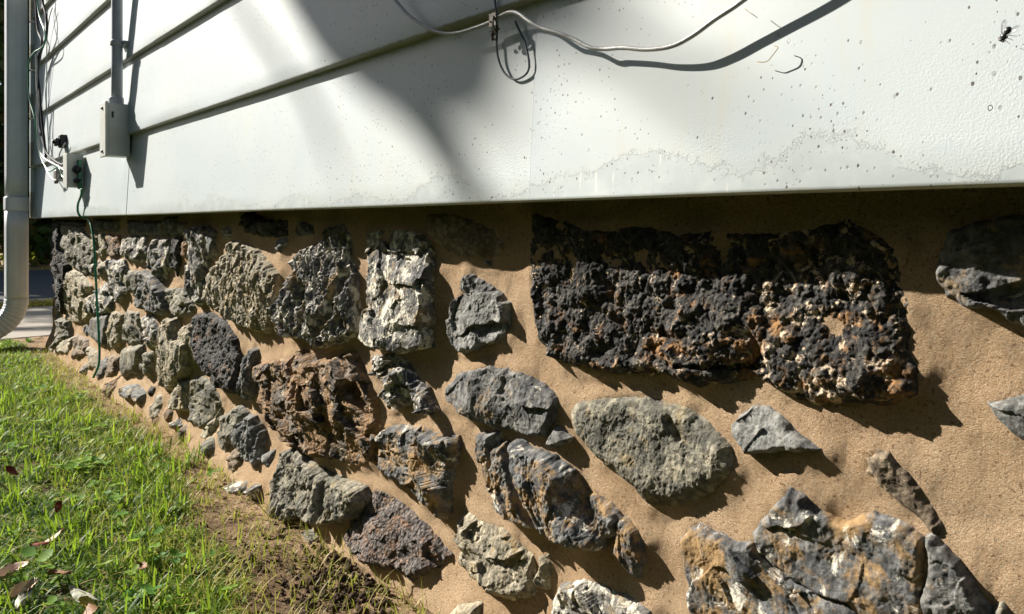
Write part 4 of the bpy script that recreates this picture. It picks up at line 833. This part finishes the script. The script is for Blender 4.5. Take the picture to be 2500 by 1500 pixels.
# fallen leaves, one by one
def leafc(name, col, col2): return simple(name, col, .6, .3, 0, .6, 60, .0008, col2)
LM = {'red': leafc('leaf_red', (.22, .035, .015), (.09, .02, .01)), 'brown': leafc('leaf_brown', (.24, .12, .055), (.10, .05, .03)), 'tan': leafc('leaf_tan', (.50, .36, .22), (.26, .17, .1)), 'pink': leafc('leaf_pale', (.55, .42, .33), (.4, .24, .16)), 'yellow': leafc('leaf_yellow', (.50, .42, .06), (.30, .24, .04)), 'white': leafc('leaf_silver', (.42, .42, .34), (.25, .24, .16))}
def leaf(px, py, size, kind, label, seed, asp=.55):
    r_ = random.Random(seed); c_ = np.array(G(px, py, .022)); an = r_.uniform(0, 6.28); tl_ = r_.uniform(-.5, .5); ro = r_.uniform(-.6, .6)
    nx_, ny_ = 12, 6; V = []
    for i in range(nx_+1):
        t = i/nx_; w = math.sin(math.pi*t**.8)**.8*asp*size*.5*(1+.18*((i % 2)-.5))
        for j in range(ny_+1):
            s = j/ny_*2-1; lx = (t-.5)*size; ly = s*w; lz = size*(.16*s*s*math.sin(3*t+seed)+.18*(t-.5)**2*math.cos(seed))+.02*size*r_.uniform(-1, 1)+abs(s)*.04*size
            V.append((lx, ly, lz))
    V = np.array(V); cz, sz_ = math.cos(an), math.sin(an); Rz = np.array([[cz, -sz_, 0], [sz_, cz, 0], [0, 0, 1]]); Ry = np.array([[math.cos(tl_), 0, math.sin(tl_)], [0, 1, 0], [-math.sin(tl_), 0, math.cos(tl_)]]); Rx = np.array([[1, 0, 0], [0, math.cos(ro), -math.sin(ro)], [0, math.sin(ro), math.cos(ro)]])
    V = V @ (Rz @ Ry @ Rx).T+c_; V[:, 2] = np.maximum(V[:, 2], .006)
    nv = len(V); fq = gridfaces(nx_+1, ny_+1); V2 = np.vstack([V, V-[0, 0, .0003]]); st_ = V[(ny_+1)//2]; A_ = Acc(); A_.add(V2, np.vstack([fq, fq[:, ::-1]+nv]))
    Vt, Qt, Tt = tube([V[ny_//2], V[ny_//2]+(V[ny_//2]-V[ny_//2+ny_+1])*1.6], .0006, 5, 3); A_.add(Vt, Qt, Tt)
    tag(A_.obj('fallen_leaf', LM[kind], None, c_), label, 'leaf', 'fallen leaves on the lawn')
leaf(27, 1152, .03, 'red', 'dark red leaf near the left edge, upper of the lawn leaves', 1)
leaf(142, 1238, .022, 'red', 'small bright red leaf standing upright in the grass', 2)
leaf(100, 1325, .028, 'red', 'deep red leaf beside a pale brown one on the lawn', 3)
leaf(130, 1310, .034, 'tan', 'pale brown curled leaf touching the deep red leaf', 4)
leaf(145, 1400, .035, 'brown', 'brown folded leaf in the lower left lawn', 5)
leaf(30, 1400, .045, 'pink', 'large faded pinkish leaf at the left edge', 6)
leaf(60, 1440, .04, 'tan', 'wide tan leaf just below the faded pinkish leaf', 7)
leaf(10, 1190, .03, 'pink', 'pale leaf cut by the left edge of the lawn', 8)
leaf(215, 1490, .035, 'brown', 'rust brown leaf at the bottom edge of the lawn', 9)
leaf(200, 1447, .05, 'white', 'silvery upturned leaf near the bottom of the lawn', 10, .4)
leaf(60, 1452, .06, 'white', 'long narrow silvery leaf in the bottom left corner', 11, .22)
leaf(345, 1385, .026, 'brown', 'little brown leaf at the base of a grass tuft', 12)
leaf(5, 1112, .02, 'red', 'tiny reddish leaf highest at the left edge', 13)
leaf(215, 1475, .026, 'yellow', 'yellow leaf low on the lawn near the bottom edge', 14)
# broad weed leaves standing out of the lawn
def weed(px, py, s, label, seed):
    r_ = random.Random(seed); c_ = np.array(G(px, py, 0)); c_[1] = min(c_[1], 0); wd = empty('weed', tuple(c_), label, 'weed', 'broad leaved weeds in the lawn')
    for k in range(5):
        an = r_.uniform(0, 6.28); el = r_.uniform(.5, 1.2); V = []
        for i in range(9):
            t = i/8; w = s*.32*math.sin(math.pi*min(1, t*.95+.03))**.7*(1+.15*(i % 2))
            for j in (-1, 0, 1):
                rr_ = s*t; q = el*(1-.6*t); V.append(c_+np.array([math.cos(an)*rr_*math.cos(q)-math.sin(an)*w*j, math.sin(an)*rr_*math.cos(q)+math.cos(an)*w*j, s*.25+rr_*math.sin(q)+abs(j)*w*.3]))
        V = np.array(V); A2 = Acc(); A2.add(V, gridfaces(9, 3)); o = A2.obj('leaf', M['clover'], wd); set_tint(o.data, [r_.random()]*len(V))
weed(412, 1258, .020, 'round leaved weed at the edge of the bare soil', 1)
weed(285, 1300, .018, 'light green weed in the middle of the lawn', 2)
weed(335, 1475, .022, 'bright green toothed weed at the bottom edge', 3)
weed(235, 1052, .022, 'yellow green weed far up the lawn', 4)
weed(60, 1440, .02, 'bushy clover clump in the lower left corner', 5)
weed(410, 1490, .018, 'small weed at the bottom edge beside the soil', 6)
weed(130, 835, .03, 'bright sprig at the lawn edge under the downspout', 7)

# ------------------------------------------------------------------ trees
def crown(c, r, n_, size, name, mat, parent, seed, gaps=.1):
    g_ = np.random.default_rng(seed); p = g_.standard_normal((n_*2, 3)); p /= np.linalg.norm(p, axis=1)[:, None]; p *= g_.random((n_*2, 1))**.45
    k = fbm(p[:, 0]*2.2+seed, p[:, 1]*2.2, p[:, 2]*2.2, 3, seed) > gaps-.15*(1-np.linalg.norm(p, axis=1)); p = p[k][:n_]*np.array(r)+np.array(c); n_ = len(p)
    a = g_.standard_normal((n_, 3)); a /= np.linalg.norm(a, axis=1)[:, None]; b_ = np.cross(a, g_.standard_normal((n_, 3))); b_ /= np.linalg.norm(b_, axis=1)[:, None]
    s = size*g_.uniform(.5, 1.3, (n_, 1)); V = np.stack([p-a*s, p+b_*s*.5, p+a*s, p-b_*s*.5], 1).reshape(-1, 3)
    me = npmesh(V, (np.arange(n_)*4)[:, None]+np.array([[0, 1, 2, 3]])); set_tint(me, np.repeat(g_.random(n_), 4)); o = link(name, me, M[mat], parent, False); o.location = (0, 0, 0)
    recentre(o, c, parent.location); return o
def tree(x, y, h, r, n_, size, label, seed, low=.5):
    t = empty('tree', (x, y, 0), label, 'tree', 'trees across the road')
    tube_obj('trunk', [(x, y, -.1), (x+.05, y, h*.3), (x-.05, y+.05, h*.6), (x, y, h*.9)], [.16, .12, .08, .03], M['bark'], t, 14, 6, origin=(x, y, 0))
    for k in range(4):
        an = k*1.7+seed; z0 = h*(.3+.12*k); tube_obj('limb', [(x, y, z0), (x+math.cos(an)*r*.4, y+math.sin(an)*r*.4, z0+h*.1), (x+math.cos(an)*r*.8, y+math.sin(an)*r*.8, z0+h*.16)], [.06, .04, .015], M['bark'], t, 8, 5)
    crown((x, y, h*(.5+low*.15)), (r, r, h*.48), n_, size, 'crown', 'treeleaf', t, seed)
tree(-11.0, 1.2, 5.5, 1.9, 16000, .10, 'dark evergreen tree across the road behind the downspout', 11)
tree(-12.2, -1.4, 6.5, 2.2, 16000, .10, 'tall dark tree across the road at the left edge', 12)
tree(-12.6, 4.3, 6.0, 2.2, 9000, .12, 'dark tree across the road hidden behind the house corner', 13)
hg = empty('hedge', (-10.6, 0, 0), 'dense dark hedge along the far side of the road', 'hedge')
for k in range(4): crown((-10.7, -4.5+3.1*k, .9), (.8, 1.9, 1.2), 9000, .08, 'foliage', 'treeleaf', hg, 30+k, -.4)
# the garden tree whose limbs shade the siding
tx0, ty0 = -6.9, -3.9
gt = empty('garden_tree', (tx0, ty0, 0), 'garden tree left of the picture whose limbs shade the siding', 'tree')
tube_obj('trunk', [(tx0, ty0, -.1), (tx0+.05, ty0, 1.8), (tx0-.04, ty0+.05, 3.6), (tx0, ty0, 5.4), (tx0, ty0, 7.5)], [.2, .16, .13, .10, .04], M['bark'], gt, 20, 8, origin=(tx0, ty0, 0))
def back(px, py, D): q = np.array(P(px, py, 0.)); return q-SUN*D
def limb(shape, r, D0, D1, start=None):
    pts = [back(px, py, D0+(D1-D0)*i/(len(shape)-1)) for i, (px, py) in enumerate(shape)]
    if start is not None: pts = [start]+pts; r = [r[0]*1.5]+list(r)
    return tube_obj('limb', pts, r, M['bark'], gt, 12, 8)
up_ = lambda z: (tx0, ty0, z)
limb([(900, -900), (480, -560), (650, -230), (830, 40), (945, 185), (1050, 320), (1125, 430), (1200, 560)], [.06, .09, .095, .078, .036, .026, .019, .009], 7.8, 6.3, up_(7.3))
limb([(1100, -800), (800, -320), (900, -90), (980, 60), (1000, 110), (960, 190)], [.05, .07, .11, .085, .04, .015], 7.4, 7.0, up_(7.5))
limb([(1500, -900), (1300, -420), (1130, -110), (1050, 20), (1000, 100), (960, 170)], [.05, .06, .075, .05, .04, .02], 7.6, 7.0, up_(7.6))
limb([(1700, -1000), (1150, -520), (1250, -100), (1480, 90), (1680, 210), (1880, 320)], [.03, .026, .022, .016, .013, .006], 10.6, 10.2, up_(8.0))
limb([(800, -800), (300, -400), (520, -60), (680, 150), (820, 420)], [.03, .02, .016, .012, .005], 10.2, 9.8, up_(7.9))
crown((tx0, ty0, 9.9), (1.5, 1.5, 1.3), 12000, .07, 'crown', 'treeleaf', gt, 51)
# unseen shrubs, added behind the camera to cut light bouncing off the lawn
sh = empty('bounce_blocking_shrubs', (0, -1.9, 0), 'unseen low shrub row added behind the camera to shade the lawn and cut its bounce', 'hedge')
for k in range(6): crown((-5.2+1.45*k, -1.72, .52), (.9, .40, .60), 9000, .045, 'foliage', 'treeleaf', sh, 70+k, -.5)
# unseen dark house, added behind the camera to keep skylight off the wall
nh = empty('sky_blocking_house', (1, -6.6, 0), 'unseen dark timber house added behind the camera to block skylight', 'house')
M['dark_siding'] = simple('dark_timber', (.045, .032, .022), .8, .2, 0, .5, 6, .003)
box('wall', (-4.3, -8.2, -.1), (7, -3.9, 4.6), M['dark_siding'], nh)
rm = bpy.data.meshes.new('roof'); rm.from_pydata([(-4.6, -8.5, 4.6), (7.3, -8.5, 4.6), (7.3, -3.6, 4.6), (-4.6, -3.6, 4.6), (-4.6, -6, 6.0), (7.3, -6, 6.0)], [], [(0, 1, 5, 4), (2, 3, 4, 5), (0, 4, 3), (1, 2, 5), (3, 2, 1, 0)])
link('roof', rm, M['roof'], nh, False).location = -nh.location
for wx in (-2.6, .4, 3.6):
    fo = box('window', (wx, -3.9, 1.1), (wx+1.1, -3.86, 2.5), M['boxp'], nh, .01)
    po = box('pane', (wx+.07, -3.861, 1.17), (wx+1.03, -3.852, 2.43), M['blackp'], None); po.parent = fo; po.location = po.location-fo.location-nh.location
